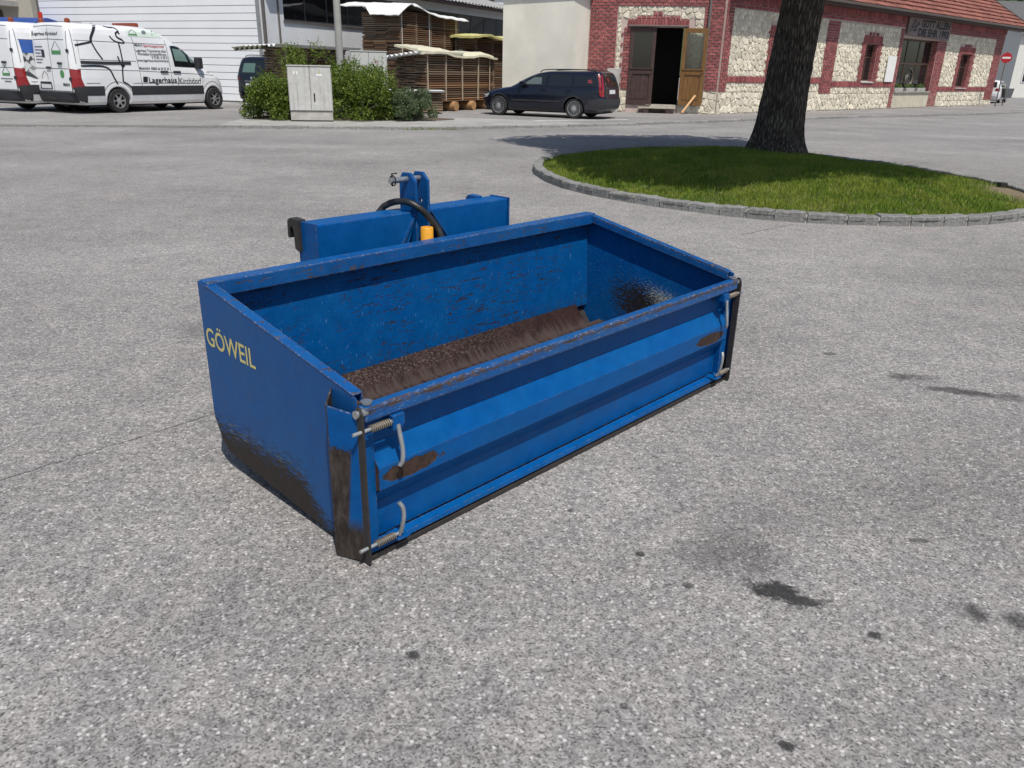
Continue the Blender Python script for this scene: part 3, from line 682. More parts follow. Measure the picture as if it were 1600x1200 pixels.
# hitch frame ---------------------------------------------------
fr = MB()
lp = [(.603, .847), (1.158, .847), (1.142, .78), (1.115, .71), (1.08, .62), (1.05, .42), (.603, .42)]
rp = [(1.240, .847), (1.779, .847), (1.779, .42), (1.40, .42), (1.36, .62), (1.31, .72), (1.27, .79)]
frame = MB().prism(lp, 1, 1.10, 1.225).build('hitch_frame', m_bp, box, bevel=.006)
MB().prism(rp, 1, 1.10, 1.225).build('hitch_frame', m_bp, box, bevel=.006)
MB().box(1.12, 1.28, 1.165, 1.215, .70, .842).build('cross_member', m_bp, frame)
MB().box(1.06, 1.34, 1.225, 1.26, .40, .80).build('back_plate', m_dsteel, frame)
for (a, b) in (((1.150, .838), (1.000, .60)), ((1.250, .838), (1.42, .62))):
    q = stroke([a, b], .012)[0]; MB().prism(q, 1, 1.092, 1.101).build('weld_seam', m_bp, frame)
for u_ in (.59, 1.66):
    hk = [(1.20, .858), (1.262, .860), (1.280, .846), (1.283, .775), (1.270, .772), (1.262, .815), (1.248, .828), (1.236, .81), (1.232, .73), (1.20, .72)]
    MB().prism(hk, 0, u_-.012, u_+.03).build('lower_hook', m_dsteel if u_ < 1 else m_bp, frame, bevel=.002)
MB().box(.596, .604, 1.09, 1.23, .42, .852).build('end_plate', m_bp, frame, bevel=.002); MB().box(1.778, 1.786, 1.09, 1.23, .42, .852).build('end_plate', m_bp, frame, bevel=.002)
for arm in (.75, 1.60): MB().box(arm-.04, arm+.04, .945, 1.1, .30, .38).build('carrier_arm', m_bp, frame, bevel=.004)
def tab(u):
    """top link plate: outline with two drilled holes"""
    bm = bmesh.new(); out_ = [(1.085, .70), (1.200, .70), (1.203, .985), (1.180, 1.018), (1.125, 1.020), (1.088, .985)]
    holes = [(1.148, .990, .016), (1.140, .885, .011)]
    loops = [out_]+[[(cx+r*math.cos(2*math.pi*k/14), cz+r*math.sin(2*math.pi*k/14)) for k in range(14)] for cx, cz, r in holes]
    es = []
    for lp_ in loops:
        vv = [bm.verts.new((0, p[0], p[1])) for p in lp_]; es += [bm.edges.new((vv[i], vv[(i+1) % len(vv)])) for i in range(len(vv))]
    r = bmesh.ops.triangle_fill(bm, use_beauty=True, use_dissolve=False, edges=es)
    ex = bmesh.ops.extrude_face_region(bm, geom=bm.faces[:]); bmesh.ops.translate(bm, vec=(.014, 0, 0), verts=[v for v in ex['geom'] if isinstance(v, bmesh.types.BMVert)])
    bmesh.ops.recalc_face_normals(bm, faces=bm.faces); me = bpy.data.meshes.new('top_link_plate'); bm.to_mesh(me); bm.free()
    o = link('top_link_plate', me, m_bp, box, .0015); o.location = (u, 0, 0); return o
tab(1.143); tab(1.218)
pn = MB().tube([(1.045, 1.148, .990), (1.245, 1.148, .990)], .0135, 14).build('top_link_pin', m_galv, box, smooth=True)
MB().tube([(1.062, 1.148+.022*math.cos(a), .990+.022*math.sin(a)) for a in [2*math.pi*i/16 for i in range(17)]], .003, 6).build('linch_ring', m_dsteel, pn, smooth=True)
MB().tube([(1.058, 1.148, .965), (1.058, 1.148, 1.022), (1.085, 1.148, 1.020)], .004, 6).build('linch_pin', m_dsteel, pn, smooth=True)
hp = [(.93, 1.28, .70), BUV(593, 332, 1.25), BUV(605, 321, 1.22), BUV(622, 316, 1.17), BUV(640, 318, 1.10), BUV(656, 327, 1.06), BUV(670, 340, 1.04), BUV(682, 355, 1.02), BUV(689, 370, 1.0), BUV(693, 392, .99), (1.29, .985, .52)]
MB().tube(spline(hp, 6), .0155, 12).build('hydraulic_hose', m_rubber, box, smooth=True)
cy = BUV(667, 356, 1.03)
MB().lathe([(0, .36), (.030, .36), (.030, cy[2]-.004), (.027, cy[2]), (.018, cy[2]), (.016, cy[2]-.012), (0, cy[2]-.012)], 24, 'z', (cy[0], 1.03, 0)).build('hydraulic_cylinder', m_yellow, box, smooth=True)

# ================================================================== BUILDINGS
def facade(p0, p1):
    p0 = np.array([*p0[:2], 0.]); p1 = np.array([*p1[:2], 0.]); L = np.linalg.norm(p1-p0); h = (p1-p0)/L
    return p0, h, L, math.atan2(h[1], h[0])
def wall_holes(mb, u0, u1, z0, z1, holes, y0, y1):
    """wall slab between local y0 (front) and y1 (back) with rectangular openings"""
    us = sorted({u0, u1, *[min(max(q, u0), u1) for h in holes for q in h[:2]]}); zs = sorted({z0, z1, *[min(max(q, z0), z1) for h in holes for q in h[2:]]})
    def hole(a, b): return any(h[0] < a < h[1] and h[2] < b < h[3] for h in holes)
    for i in range(len(us)-1):
        for j in range(len(zs)-1):
            a, b, c_, d = us[i], us[i+1], zs[j], zs[j+1]
            if hole((a+b)/2, (c_+d)/2): continue
            mb.quad((a, y0, c_), (b, y0, c_), (b, y0, d), (a, y0, d)); mb.quad((a, y1, c_), (b, y1, c_), (b, y1, d), (a, y1, d))
    for (a, b, c_, d) in holes:
        mb.quad((a, y0, c_), (a, y1, c_), (a, y1, d), (a, y0, d)); mb.quad((b, y0, c_), (b, y1, c_), (b, y1, d), (b, y0, d))
        mb.quad((a, y0, c_), (b, y0, c_), (b, y1, c_), (a, y1, c_)); mb.quad((a, y0, d), (b, y0, d), (b, y1, d), (a, y1, d))
    for q in (u0, u1): mb.quad((q, y0, z0), (q, y1, z0), (q, y1, z1), (q, y0, z1))
    mb.quad((u0, y0, z1), (u1, y0, z1), (u1, y1, z1), (u0, y1, z1))
    return mb
N = NT('red_brick'); c = N.co(); rr = N.ma('FRACT', N.ma('ADD', N.isl(), N.orand()))
k = N.ma('MULTIPLY', N.rng(N.noise(c, 25, 4, .7), .3, .7, .8, 1.2, False), N.ma('ADD', .78, N.ma('MULTIPLY', rr, .42)))
m_brick = N.out(N.val(N.mix(rr, (.25, .062, .064), (.31, .09, .086)), k), .75, 0, N.bump(N.noise(c, 60, 3), .3, .004))
m_mortar = plain('mortar', (.50, .40, .36), .9, 0, .2, 6, .3, 60)
N = NT('rubble_stone'); c = N.co(); rr = N.ma('FRACT', N.ma('ADD', N.isl(), N.orand()))
k = N.ma('MULTIPLY', N.rng(N.noise(c, 9, 5, .75), .3, .7, .72, 1.18, False), N.ma('ADD', .78, N.ma('MULTIPLY', rr, .38)))
m_stone = N.out(N.val(N.mix(N.noise(c, 2.5, 2), (.76, .70, .55), (.68, .63, .52)), k), .85, 0, N.bump(N.noise(c, 18, 5, .7), .8, .03))
m_stmortar = plain('stone_mortar', (.58, .53, .43), .95, 0, .3, 8, .5, 40)
m_plaster = plain('cream_plaster', (.80, .77, .67), .9, 0, .1, 1.2, .15, 60)
m_greyplaster = plain('sill_plaster', (.52, .48, .38), .9, 0, .22, 2.0, .2, 50)
m_dwood = plain('dark_brown_wood', (.055, .030, .026), .6, 0, .35, 9, .2, 30)
N = NT('varnished_wood'); c = N.co(); k = N.noise(N.mp(c, sc=(18, 18, 1.2)), 2, 4, .65, .6)
m_vwood = N.out(N.mix(N.rng(k, .3, .7), (.13, .060, .016), (.24, .125, .04)), .4)
m_glassdark = NT('window_glass').out((.012, .014, .016), .04, 0, None, Specular_IOR_Level=.9)
N = NT('clear_glass'); tb = N.n('ShaderNodeBsdfTransparent'); gb = N.n('ShaderNodeBsdfGlossy'); gb.inputs['Roughness'].default_value = .02; fz = N.n('ShaderNodeFresnel'); fz.inputs[0].default_value = 1.45
mx = N.n('ShaderNodeMixShader'); N.L(N.ma('ADD', fz.outputs[0], .10), mx.inputs[0]); N.L(tb.outputs[0], mx.inputs[1]); N.L(gb.outputs[0], mx.inputs[2]); N.L(mx.outputs[0], N.t.nodes['Material Output'].inputs[0])
tb.inputs[0].default_value = (.80, .84, .84, 1); m_clear = N.m
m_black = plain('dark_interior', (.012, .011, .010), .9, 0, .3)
m_wframe = plain('brown_window_frame', (.07, .04, .025), .5, 0, .2, 10)
m_zincsheet = plain('zinc_gutter', (.20, .18, .165), .45, .5, .2, 6)
m_white = plain('white_board', (.78, .78, .76), .6, 0, .05)

BPOOL = []     # (thing, matrix-ish data) bricks gathered, largest become single objects
def brick_fill(lst, u0, u1, z0, z1, y=-.0, course=.105, blen=.27, flip=0, vertical=False, dep=.035):
    """running-bond bricks; lst gets (u,z,lu,lz,y)"""
    if vertical:
        nn = max(1, round((u1-u0)/course)); w_ = (u1-u0)/nn
        for i in range(nn): lst.append((u0+(i+.5)*w_, (z0+z1)/2, w_-.022, (z1-z0)-.02, y, dep))
        return
    nz = max(1, round((z1-z0)/course)); cz = (z1-z0)/nz
    for j in range(nz):
        u = u0-(blen/2 if (j+flip) % 2 else 0)
        while u < u1-.01:
            a, b = max(u, u0), min(u+blen, u1)
            if b-a > .05: lst.append(((a+b)/2, z0+(j+.5)*cz, b-a-.030, cz-.028, y, dep))
            u += blen
bmesh_unit = None
def unit_brick():
    bm = bmesh.new(); bmesh.ops.create_cube(bm, size=1); bmesh.ops.bevel(bm, geom=bm.edges[:], offset=.06, segments=1, affect='EDGES'); me = bpy.data.meshes.new('brick'); bm.to_mesh(me); bm.free(); me.materials.append(m_brick); return me
UB = unit_brick()
def emit_bricks(lst, parent, nsingle, name='brick'):
    lst = sorted(lst, key=lambda b: b[0])
    for b in lst[:nsingle]:
        o = link(name, UB, None, parent); o.location = (b[0], b[4]-b[5]/2, b[1]); o.scale = (b[2], b[5], b[3])
    rest = lst[nsingle:]
    if rest:
        mb = MB()
        for (u, z, lu, lz, y, d) in rest: mb.box(u-lu/2, u+lu/2, y-d, y, z-lz/2, z+lz/2)
        o = mb.build('brickwork', m_brick, parent); o['kind'] = 'stuff'
BEDS = []
def stones(lst, u0, u1, z0, z1, size, seed, y=0.0):
    BEDS.append((u0, u1, z0, z1)); size *= .85
    """irregular rubble: jittered cells clipped to the rectangle"""
    r = random.Random(seed); nx = max(1, round((u1-u0)/size)); nz = max(1, round((z1-z0)/(size*.78))); du, dz = (u1-u0)/nx, (z1-z0)/nz
    P = {}
    for i in range(-2, nx+2):
        for j in range(-2, nz+2): P[i, j] = (u0+(i+.5+(.25 if j % 2 else -.25)+r.uniform(-.36, .36))*du, z0+(j+.5+r.uniform(-.36, .36))*dz)
    for i in range(-1, nx+1):
        for j in range(-1, nz+1):
            p = P[i, j]; poly = [(u0, z0), (u1, z0), (u1, z1), (u0, z1)]
            for a in range(-2, 3):
                for b in range(-2, 3):
                    if (a or b) and (i+a, j+b) in P:
                        q = P[i+a, j+b]; mx_, my_ = (p[0]+q[0])/2, (p[1]+q[1])/2; dx, dy = q[0]-p[0], q[1]-p[1]; L = math.hypot(dx, dy) or 1
                        off = (mx_*dx+my_*dy)/L-.011; out = []
                        for k_ in range(len(poly)):
                            s1, s2 = poly[k_], poly[(k_+1) % len(poly)]; d1 = (s1[0]*dx+s1[1]*dy)/L-off; d2 = (s2[0]*dx+s2[1]*dy)/L-off
                            if d1 <= 0: out.append(s1)
                            if (d1 <= 0) != (d2 <= 0): t = d1/(d1-d2); out.append((s1[0]+t*(s2[0]-s1[0]), s1[1]+t*(s2[1]-s1[1])))
                        poly = out
                        if len(poly) < 3: break
                if len(poly) < 3: break
            if len(poly) >= 3 and abs(area2(poly)) > .004: lst.append((poly, y, r.uniform(.015, .04), r.random()))
def stone_geo(mb, poly, y, dep, tilt, org=(0, 0)):
    n = len(poly); cx = sum(p[0] for p in poly)/n; cz = sum(p[1] for p in poly)/n
    r = random.Random(int(cx*977+cz*331)); tx, tz = r.uniform(-.09, .09), r.uniform(-.09, .09)
    outer = [(p[0]-org[0], y+.01, p[1]-org[1]) for p in poly]; inner = [(cx+(p[0]-cx)*.8-org[0]+r.uniform(-.008, .008), y-dep+tx*(p[0]-cx)+tz*(p[1]-cz), cz+(p[1]-cz)*.8-org[1]+r.uniform(-.008, .008)) for p in poly]
    mb.add(outer+inner, [tuple(range(n, 2*n))]+[(i, (i+1) % n, n+(i+1) % n, n+i) for i in range(n)])
def emit_stones(lst, parent, nsingle):
    for (a, b, c_, d) in BEDS: MB().quad((a, -.004, c_), (b, -.004, c_), (b, -.004, d), (a, -.004, d)).build('mortar_bed', m_stmortar, parent)
    BEDS.clear()
    lst = sorted(lst, key=lambda s: min(p[0] for p in s[0]))
    big = sorted(range(len(lst)), key=lambda i: -abs(area2(lst[i][0]))/(1+.03*lst[i][0][0][0]))[:nsingle]; bs = set(big)
    mb = MB()
    for i, (poly, y, dep, t) in enumerate(lst):
        if i in bs:
            cx = sum(p[0] for p in poly)/len(poly); cz = sum(p[1] for p in poly)/len(poly); q = MB(); stone_geo(q, poly, y, dep, t, (cx, cz)); q.build('stone', m_stone, parent, loc=(cx, 0, cz))
        else: stone_geo(mb, poly, y, dep, t)
    if mb.v: o = mb.build('rubble_masonry', m_stone, parent); o['kind'] = 'stuff'
def minus(rect, h):
    """rect minus hole -> up to four rects"""
    a, b, c_, d = rect; e, f, g_, i = h; out = []
    if e > a: out.append((a, e, c_, d))
    if f < b: out.append((f, b, c_, d))
    if g_ > c_: out.append((max(a, e), min(b, f), c_, g_))
    if i < d: out.append((max(a, e), min(b, f), i, d))
    return out

KC = G(1117, 180)[:2]
# ---------------- red building: long street front (E) and door front (D)
p0, h, LE, aE = facade(KC, (29.49, 51.92))
red = thing('brick_house', 'long low house of red brick piers and pale rubble stone with tiled roof', 'house', (KC[0], KC[1], PZ), aE)
WIN = [(3.55, 4.75, 1.30, 2.95), (11.62, 12.84, 1.27, 2.92), (23.3, 24.88, 1.02, 2.79)]
SHOP = (15.48, 19.85, .82, 3.32)
wall_holes(MB(), 0.02, LE, -.1, 4.4, WIN+[SHOP], .0, .45).build('wall', m_mortar, red)
bl_, sl_ = [], []
EZ = 4.36
brick_fill(bl_, .02, .50, .82, 3.78); brick_fill(bl_, 7.75, 8.82, .74, 3.72); brick_fill(bl_, 15.05, 15.46, .05, 3.72, blen=.24); brick_fill(bl_, 19.87, 20.95, .05, 3.32, dep=.03); brick_fill(bl_, 28.25, LE, .32, 3.72)
brick_fill(bl_, .02, 15.4, 3.78, 4.03, dep=.05); brick_fill(bl_, .02, 15.4, 4.03, EZ, vertical=True, course=.16, dep=.08); brick_fill(bl_, 20.9, LE, 3.72, 4.0, dep=.05); brick_fill(bl_, 20.9, LE, 4.0, EZ, vertical=True, course=.2, dep=.08)
for (a, b, zz) in ((.50, 7.75, 1.16), (8.82, 15.05, 1.02), (20.95, 28.25, .82)): brick_fill(bl_, a, b, zz, zz+.23, vertical=True, course=.115, dep=.055)
panels = [(.50, 7.75, 1.40, 3.77), (8.82, 15.05, 1.26, 3.71), (20.95, 28.25, 1.06, 3.71)]
for pi, (rect, wn_) in enumerate(zip(panels, WIN)):
    sur = (wn_[0]-.38, wn_[1]+.38, wn_[2]-.02, wn_[3]+.36)
    brick_fill(bl_, sur[0], wn_[0], max(rect[2], sur[2]), wn_[3], blen=.26, dep=.045); brick_fill(bl_, wn_[1], sur[1], max(rect[2], sur[2]), wn_[3], blen=.26, flip=1, dep=.045)
    brick_fill(bl_, sur[0]+.05, sur[1]-.05, wn_[3], sur[3], vertical=True, course=.13, dep=.05)
    ux = (wn_[0]+wn_[1])/2
    for q in (-.36, 0, .36): brick_fill(bl_, ux+q-.1, ux+q+.1, sur[3], sur[3]+.14, course=.14, blen=.2, dep=.05)
    for q in range(5):     # toothed edge of the surround
        zq = rect[2]+.15+q*.36; brick_fill(bl_, sur[0]-.13, sur[0], zq, zq+.12, course=.12, blen=.13, dep=.045); brick_fill(bl_, sur[1], sur[1]+.13, zq, zq+.12, course=.12, blen=.13, dep=.045)
    for rc in minus(rect, (sur[0]-.02, sur[1]+.02, sur[2], sur[3]+.15)):
        if rc[1]-rc[0] > .1 and rc[3]-rc[2] > .1: stones(sl_, *rc, .30, 50+pi*7+int(rc[0]*3))
    # window: frame, panes, sill
    wo = MB(); a, b, c_, d = wn_
    for q in ((a, a+.08, c_, d), (b-.08, b, c_, d), (a+.08, b-.08, c_, c_+.08), (a+.08, b-.08, d-.08, d), ((a+b)/2-.035, (a+b)/2+.035, c_+.08, d-.08)): wo.box(q[0], q[1], .20, .26, q[2], q[3])
    wo.box(a+.08, (a+b)/2-.036, .205, .255, c_+1.05, c_+1.10); wo.box((a+b)/2+.036, b-.08, .205, .255, c_+1.05, c_+1.10)
    wf_ = wo.build('window', m_wframe, red)
    for (e_, f_) in ((a+.08, (a+b)/2-.035), ((a+b)/2+.035, b-.08)): MB().box(e_, f_, .225, .235, c_+.08, d-.08).build('pane', m_glassdark, wf_)
    MB().prism([(-.10, c_-.03), (.22, c_+.03), (.22, c_-.03), (-.10, c_-.07)], 0, a-.03, b+.03).build('sill', m_conc, wf_)
stones(sl_, .02, 7.75, .02, .80, .34, 91); stones(sl_, .50, 7.7, .82, 1.14, .3, 92); stones(sl_, 7.77, 15.0, .02, .72, .36, 93); stones(sl_, 8.84, 15.0, .74, 1.0, .3, 94); stones(sl_, 20.97, LE, .02, .30, .34, 95); stones(sl_, 20.97, 28.2, .32, .80, .34, 96)
jb = MB()
for (a, b, c_, d), dp_ in [(w__, .20) for w__ in WIN]+[(SHOP, .30)]:
    nz_ = round((d-c_)/.105)
    for q in range(nz_):
        za = c_+(d-c_)*q/nz_+.012; zb = c_+(d-c_)*(q+1)/nz_-.012
        for (y0_, y1_) in ((.0, dp_*.55-.012), (dp_*.55+.012, dp_)) if q % 2 else ((.0, dp_*.8), ):
            jb.box(b-.03, b+.001, y0_, y1_, za, zb); jb.box(a-.001, a+.03, y0_, y1_, za, zb)
o = jb.build('jamb_brickwork', m_brick, red); o['kind'] = 'stuff'
emit_bricks(bl_, red, 150); emit_stones(sl_, red, 230)
MB().box(20.9, 29.5, -.03, .0, 3.0, 3.05)
# shop window
a, b, c_, d = SHOP; so2 = MB()
for q in ((a, a+.09, c_, d), (b-.09, b, c_, d), (a+.09, b-.09, c_, c_+.09), (a+.09, b-.09, d-.09, d), (a+.09, b-.09, 2.12, 2.24)): so2.box(q[0], q[1], .30, .38, q[2], q[3])
for q in (a+1.4, a+2.9): so2.box(q-.04, q+.04, .31, .37, c_+.09, 2.12); so2.box(q-.04, q+.04, .31, .37, 2.24, d-.09)
sw = so2.build('shop_window', m_wframe, red)
for e_, f_ in ((a+.09, a+1.36), (a+1.44, a+2.86), (a+2.94, b-.09)):
    for z_, w_ in ((c_+.09, 2.12), (2.24, d-.09)): MB().box(e_, f_, .335, .345, z_, w_).build('pane', m_glassdark, sw)
MB().box(a-.4, b+1.0, -.02, -.001, .03, c_-.05).build('parapet', m_greyplaster, red)
MB().box(a-.0, b+.0, -.10, .30, c_-.05, c_+.0).build('sill', m_conc, sw)
# carved emblem behind the glass: pale scroll ornament
orn = MB(); wc = a+2.15
for s_ in range(5):
    pts = [(wc+(.16+.12*s_)*math.cos(t)*.9, .30, 1.42+(.14+.09*s_)*math.sin(t)) for t in np.linspace(.5+s_, 3.9+s_, 14)]
    orn.tube(pts, .022, 6)
orn.build('window_ornament', plain('ornament', (.16, .14, .11), .6), sw)
lw = leaf_mat('box_plant', (.06, .12, .03), (.14, .2, .06))
for q in range(3):
    u_ = a+.75+q*1.4; fb = MB().box(u_-.5, u_+.5, .06, .27, c_+.005, c_+.17).build('planter', m_conc, sw)
    V, T = leaf_cloud(260, [(u_, .16, c_+.24, .5, .1, .13)], .05, 30+q); link('plant', fast_mesh('plant', V, T), lw, fb)
# sign board
sgn = thing('sign_board', 'grey painted board with dark lettering above the shop window', 'sign', (KC[0]+h[0]*15.49, KC[1]+h[1]*15.49, PZ), aE)
MB().prism([(.0, 3.46), (5.25, 3.36), (5.28, 4.33), (.0, 4.28)], 1, -.15, -.085).build('board', plain('sign_grey', (.22, .17, .165), .7, 0, .15, 3), sgn)
m_letter = plain('black_letter', (.012, .011, .011), .6, 0, .1)
for tx, z_, x_, wd_ in (('GOTT ALLEIN', 3.88, 1.45, 3.65), ('DIE EHR 1993', 3.47, 1.2, 3.9)):
    vs, fs = text_geo(tx, .46, .026, width=wd_); MB().add([(x_+v[0], -.153, z_+v[1]) for v in vs], fs).build('lettering', m_letter, sgn, fix=False)
em = MB()
for pts in ([(.12, 3.55), (.18, 3.75), (.42, 3.95), (.62, 4.2)], [(.35, 3.6), (.62, 4.22), (.75, 3.62)], [(.40, 3.8), (.75, 3.86), (1.1, 4.0)], [(.8, 3.62), (1.0, 4.05), (1.25, 3.95)], [(.5, 3.68), (.95, 3.72)]):
    for q in stroke(spline(pts, 4), .06): em.add([(p[0], -.153, p[1]) for p in q], [(0, 1, 2, 3)])
em.build('emblem', m_letter, sgn, fix=False)
nb = MB().box(0, .92, -.03, .0, 0, 1.18).build('notice_board', m_white); nb.location = (KC[0]+h[0]*14.0+h[1]*.08, KC[1]+h[1]*14.0-h[0]*.08, PZ+1.27); nb.rotation_euler = (0, 0, aE)
tag(nb, 'blank white panel on the stone wall beside the shop window', 'panel')
# roof
RS = math.tan(rad(33)); ue0, ue1 = .0, 32.0; ey, ez = -.62, 4.42
roof = MB().add([(ue0, ey, ez-.02), (ue1, ey, ez-.02), (ue1, 6.5, ez+(6.5-ey)*RS-.02), (ue0, 6.5, ez+(6.5-ey)*RS-.02)], [(0, 1, 2, 3)])
m_tilebase = plain('roof_underlay', (.10, .04, .03), .9); ro = roof.build('roof', m_tilebase, red)
N = NT('clay_tile'); c = N.co(); rr = N.isl(); k = N.ma('MULTIPLY', N.rng(N.noise(c, 3, 4, .7), .3, .7, .75, 1.2, False), N.ma('ADD', .75, N.ma('MULTIPLY', rr, .5)))
m_tile = N.out(N.val(N.mix(rr, (.20, .072, .052), (.26, .10, .072)), k), .8, 0, None)
tl = MB(); row = .46; tw = .25; ca, sa = math.cos(rad(33)), math.sin(rad(33))
for j in range(10):
    for i in range(int((ue1-ue0)/tw)):
        if ue0+i*tw < 4: continue
        u_ = ue0+i*tw+(tw/2 if j % 2 else 0); s0 = j*row; s1 = s0+row+.06
        P = lambda u, s, hh: (u, ey+s*ca-hh*sa, ez+s*sa+hh*ca)
        h0 = .085+random.uniform(-.008, .008); h1 = .012
        tl.add([P(u_, s0, 0), P(u_+tw-.012, s0, 0), P(u_, s0, h0), P(u_+tw*.5, s0, h0+.014), P(u_+tw-.012, s0, h0), P(u_, s1, h1), P(u_+tw*.5, s1, h1+.014), P(u_+tw-.012, s1, h1)],
               [(0, 1, 4, 3, 2), (2, 3, 6, 5), (3, 4, 7, 6)])
o = tl.build('roof_tiles', m_tile, ro); o['kind'] = 'stuff'
gt = MB(); prof_g = [(ey-.13+.075*math.cos(t), ez-.005+.075*math.sin(t)) for t in np.linspace(math.pi, 2*math.pi, 9)]
gt.prism(prof_g+[(p[0]*1, p[1]+.012) for p in prof_g[::-1]], 0, ue0, ue1).build('gutter', m_zincsheet, ro)
MB().box(ue0, ue1, ey-.03, .0, ez-.16, ez-.05).build('soffit', m_dwood, ro)
MB().add([(ue1, ey-.05, ez-.05), (ue1+.06, ey-.05, ez-.05), (ue1+.06, 6.5, ez+7.1*RS-.05), (ue1, 6.5, ez+7.1*RS-.05), (ue1, ey-.05, ez+.12), (ue1+.06, ey-.05, ez+.12), (ue1+.06, 6.5, ez+7.1*RS+.12), (ue1, 6.5, ez+7.1*RS+.12)], [(0,1,2,3),(4,5,6,7),(0,1,5,4),(1,2,6,5),(2,3,7,6),(3,0,4,7)]).build('verge_board', m_zincsheet, ro)
MB().add([(LE, .0, -.1), (LE, 6.5, -.1), (LE, 6.5, 8.6), (LE, 0, 4.4)], [(0, 1, 2, 3)]).build('gable_wall', m_plaster, red)

# ---------------- door front (D)
D0 = np.array([2.97, 32.8]); p0d, hD, LD, aD = facade(D0, KC)
dfr = thing('door_front', 'brick and rubble end wall of the red house around a double doorway', 'wall', (D0[0], D0[1], PZ), aD)
DOOR = (1.30, 3.30, .28, 3.06)
wall_holes(MB(), -.30, LD-.03, -.1, 4.75, [DOOR], .0, .5).build('wall', m_mortar, dfr)
bd, sd = [], []
brick_fill(bd, -.28, .77, .8, 3.78, dep=.04); brick_fill(bd, -.28, LD-.03, 3.78, 4.7, dep=.05); brick_fill(bd, 3.99, LD-.03, .84, 3.78, dep=.04)
brick_fill(bd, 1.04, 1.30, .84, 3.06, blen=.26, dep=.045); brick_fill(bd, 3.30, 3.56, .84, 3.06, blen=.26, flip=1, dep=.045)
brick_fill(bd, 1.16, 3.46, 3.06, 3.34, vertical=True, course=.115, dep=.05); brick_fill(bd, 1.5, 3.12, 3.34, 3.44, course=.1, blen=.18, dep=.05); brick_fill(bd, 2.1, 2.45, 3.44, 3.58, course=.14, blen=.175, dep=.05)
for q in range(6): zq = .95+q*.36; brick_fill(bd, .94, 1.04, zq, zq+.12, course=.12, blen=.12, dep=.045); brick_fill(bd, 3.56, 3.66, zq, zq+.12, course=.12, blen=.12, dep=.045)
for rc, sz, sdd in (((.79, .93, .84, 3.3), .28, 5), ((.79, 1.5, 3.35, 3.76), .3, 6), ((3.14, 3.97, 3.35, 3.76), .3, 7), ((1.52, 3.1, 3.60, 3.76), .22, 8), ((3.67, 3.97, .84, 3.33), .28, 9), ((-.28, 1.28, .02, .78), .34, 10), ((3.32, LD-.03, .02, .82), .36, 11), ((1.5, 2.08, 3.46, 3.60), .2, 12), ((2.47, 3.1, 3.46, 3.60), .2, 13)): stones(sd, *rc, sz, sdd)
emit_bricks(bd, dfr, 300); emit_stones(sd, dfr, 300)
MB().box(1.2, 3.46, -.17, -.03, 3.07, 3.12).build('canopy', m_zincsheet, dfr, bevel=.006)
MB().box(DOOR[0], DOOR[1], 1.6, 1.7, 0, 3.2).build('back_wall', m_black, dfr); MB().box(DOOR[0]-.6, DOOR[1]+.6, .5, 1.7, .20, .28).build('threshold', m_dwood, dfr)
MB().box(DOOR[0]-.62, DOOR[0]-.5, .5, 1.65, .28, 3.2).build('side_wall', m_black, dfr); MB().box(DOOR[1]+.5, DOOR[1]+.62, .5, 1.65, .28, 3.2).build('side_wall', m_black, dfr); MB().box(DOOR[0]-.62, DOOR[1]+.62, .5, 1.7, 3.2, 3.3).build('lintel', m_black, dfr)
def door_leaf(name, label, w_, h_, mat, mat2, loc, rz, hinge_sign, glass):
    d_ = thing(name, label, 'door', loc, rz); s_ = hinge_sign
    f = MB(); z0, z1 = .0, h_
    def bxx(a, b, c_, d__, y0=-.03, y1=.03): f.box(s_*a, s_*b, y0, y1, c_, d__)
    gz0 = h_*.48; bxx(0, .13, 0, h_); bxx(w_-.13, w_, 0, h_); bxx(.13, w_-.13, 0, .2); bxx(.13, w_-.13, h_-.16, h_); bxx(.13, w_-.13, gz0-.18, gz0)
    f.build('frame', mat, d_, bevel=.004)
    for q in range(4):
        a = .13+(w_-.26)/4*q; MB().box(s_*(a+.003), s_*(a+(w_-.26)/4-.003), -.012, .012, .2, gz0-.18).build('panel_board', mat2, d_, bevel=.003)
    f2 = MB()
    for (a, b, c_, dd) in ((.13, .16, .2, gz0-.18), (w_-.16, w_-.13, .2, gz0-.18), (.16, w_-.16, .2, .23), (.16, w_-.16, gz0-.21, gz0-.18)): f2.box(s_*a, s_*b, -.045, -.012, c_, dd)
    f2.build('moulding', mat, d_)
    MB().box(s_*.13, s_*(w_-.13), -.006, .006, gz0, h_-.16).build('pane', glass, d_)
    MB().box(s_*.05, s_*(w_-.05), -.06, -.03, gz0-.04, gz0).build('weather_bar', mat, d_)
    MB().tube([(s_*(w_-.07), -.03, 1.15), (s_*(w_-.07), -.085, 1.15), (s_*(w_-.19), -.085, 1.15)], .013, 8).build('handle', m_dsteel, d_, smooth=True); return d_
def DP(u, y=0.0): return (D0[0]+hD[0]*u-hD[1]*y, D0[1]+hD[1]*u+hD[0]*y)
x_, y_ = DP(1.31, -.05); door_leaf('door_leaf', 'closed dark brown wooden door leaf with a tall dark window pane', .96, 2.74, m_dwood, m_dwood, (x_, y_, PZ+.30), aD, 1, m_glassdark)
x_, y_ = DP(3.29, -.12); door_leaf('door_leaf', 'open varnished golden wood door leaf folded back against the wall', .90, 2.72, m_vwood, m_vwood, (x_, y_, PZ+.31), aD-rad(4), 1, m_clear)
st = thing('wooden_step', 'pale plank step below the dark doorway', 'step', (*DP(2.5, -.0), PZ), aD)
for i in range(3): MB().box(-.72+.02*i, .72, -.62+.2*i, -.44+.2*i, .17, .215).build('plank', plain('grey_plank', (.36, .34, .28), .8, 0, .25, 12, .2), st, bevel=.004)
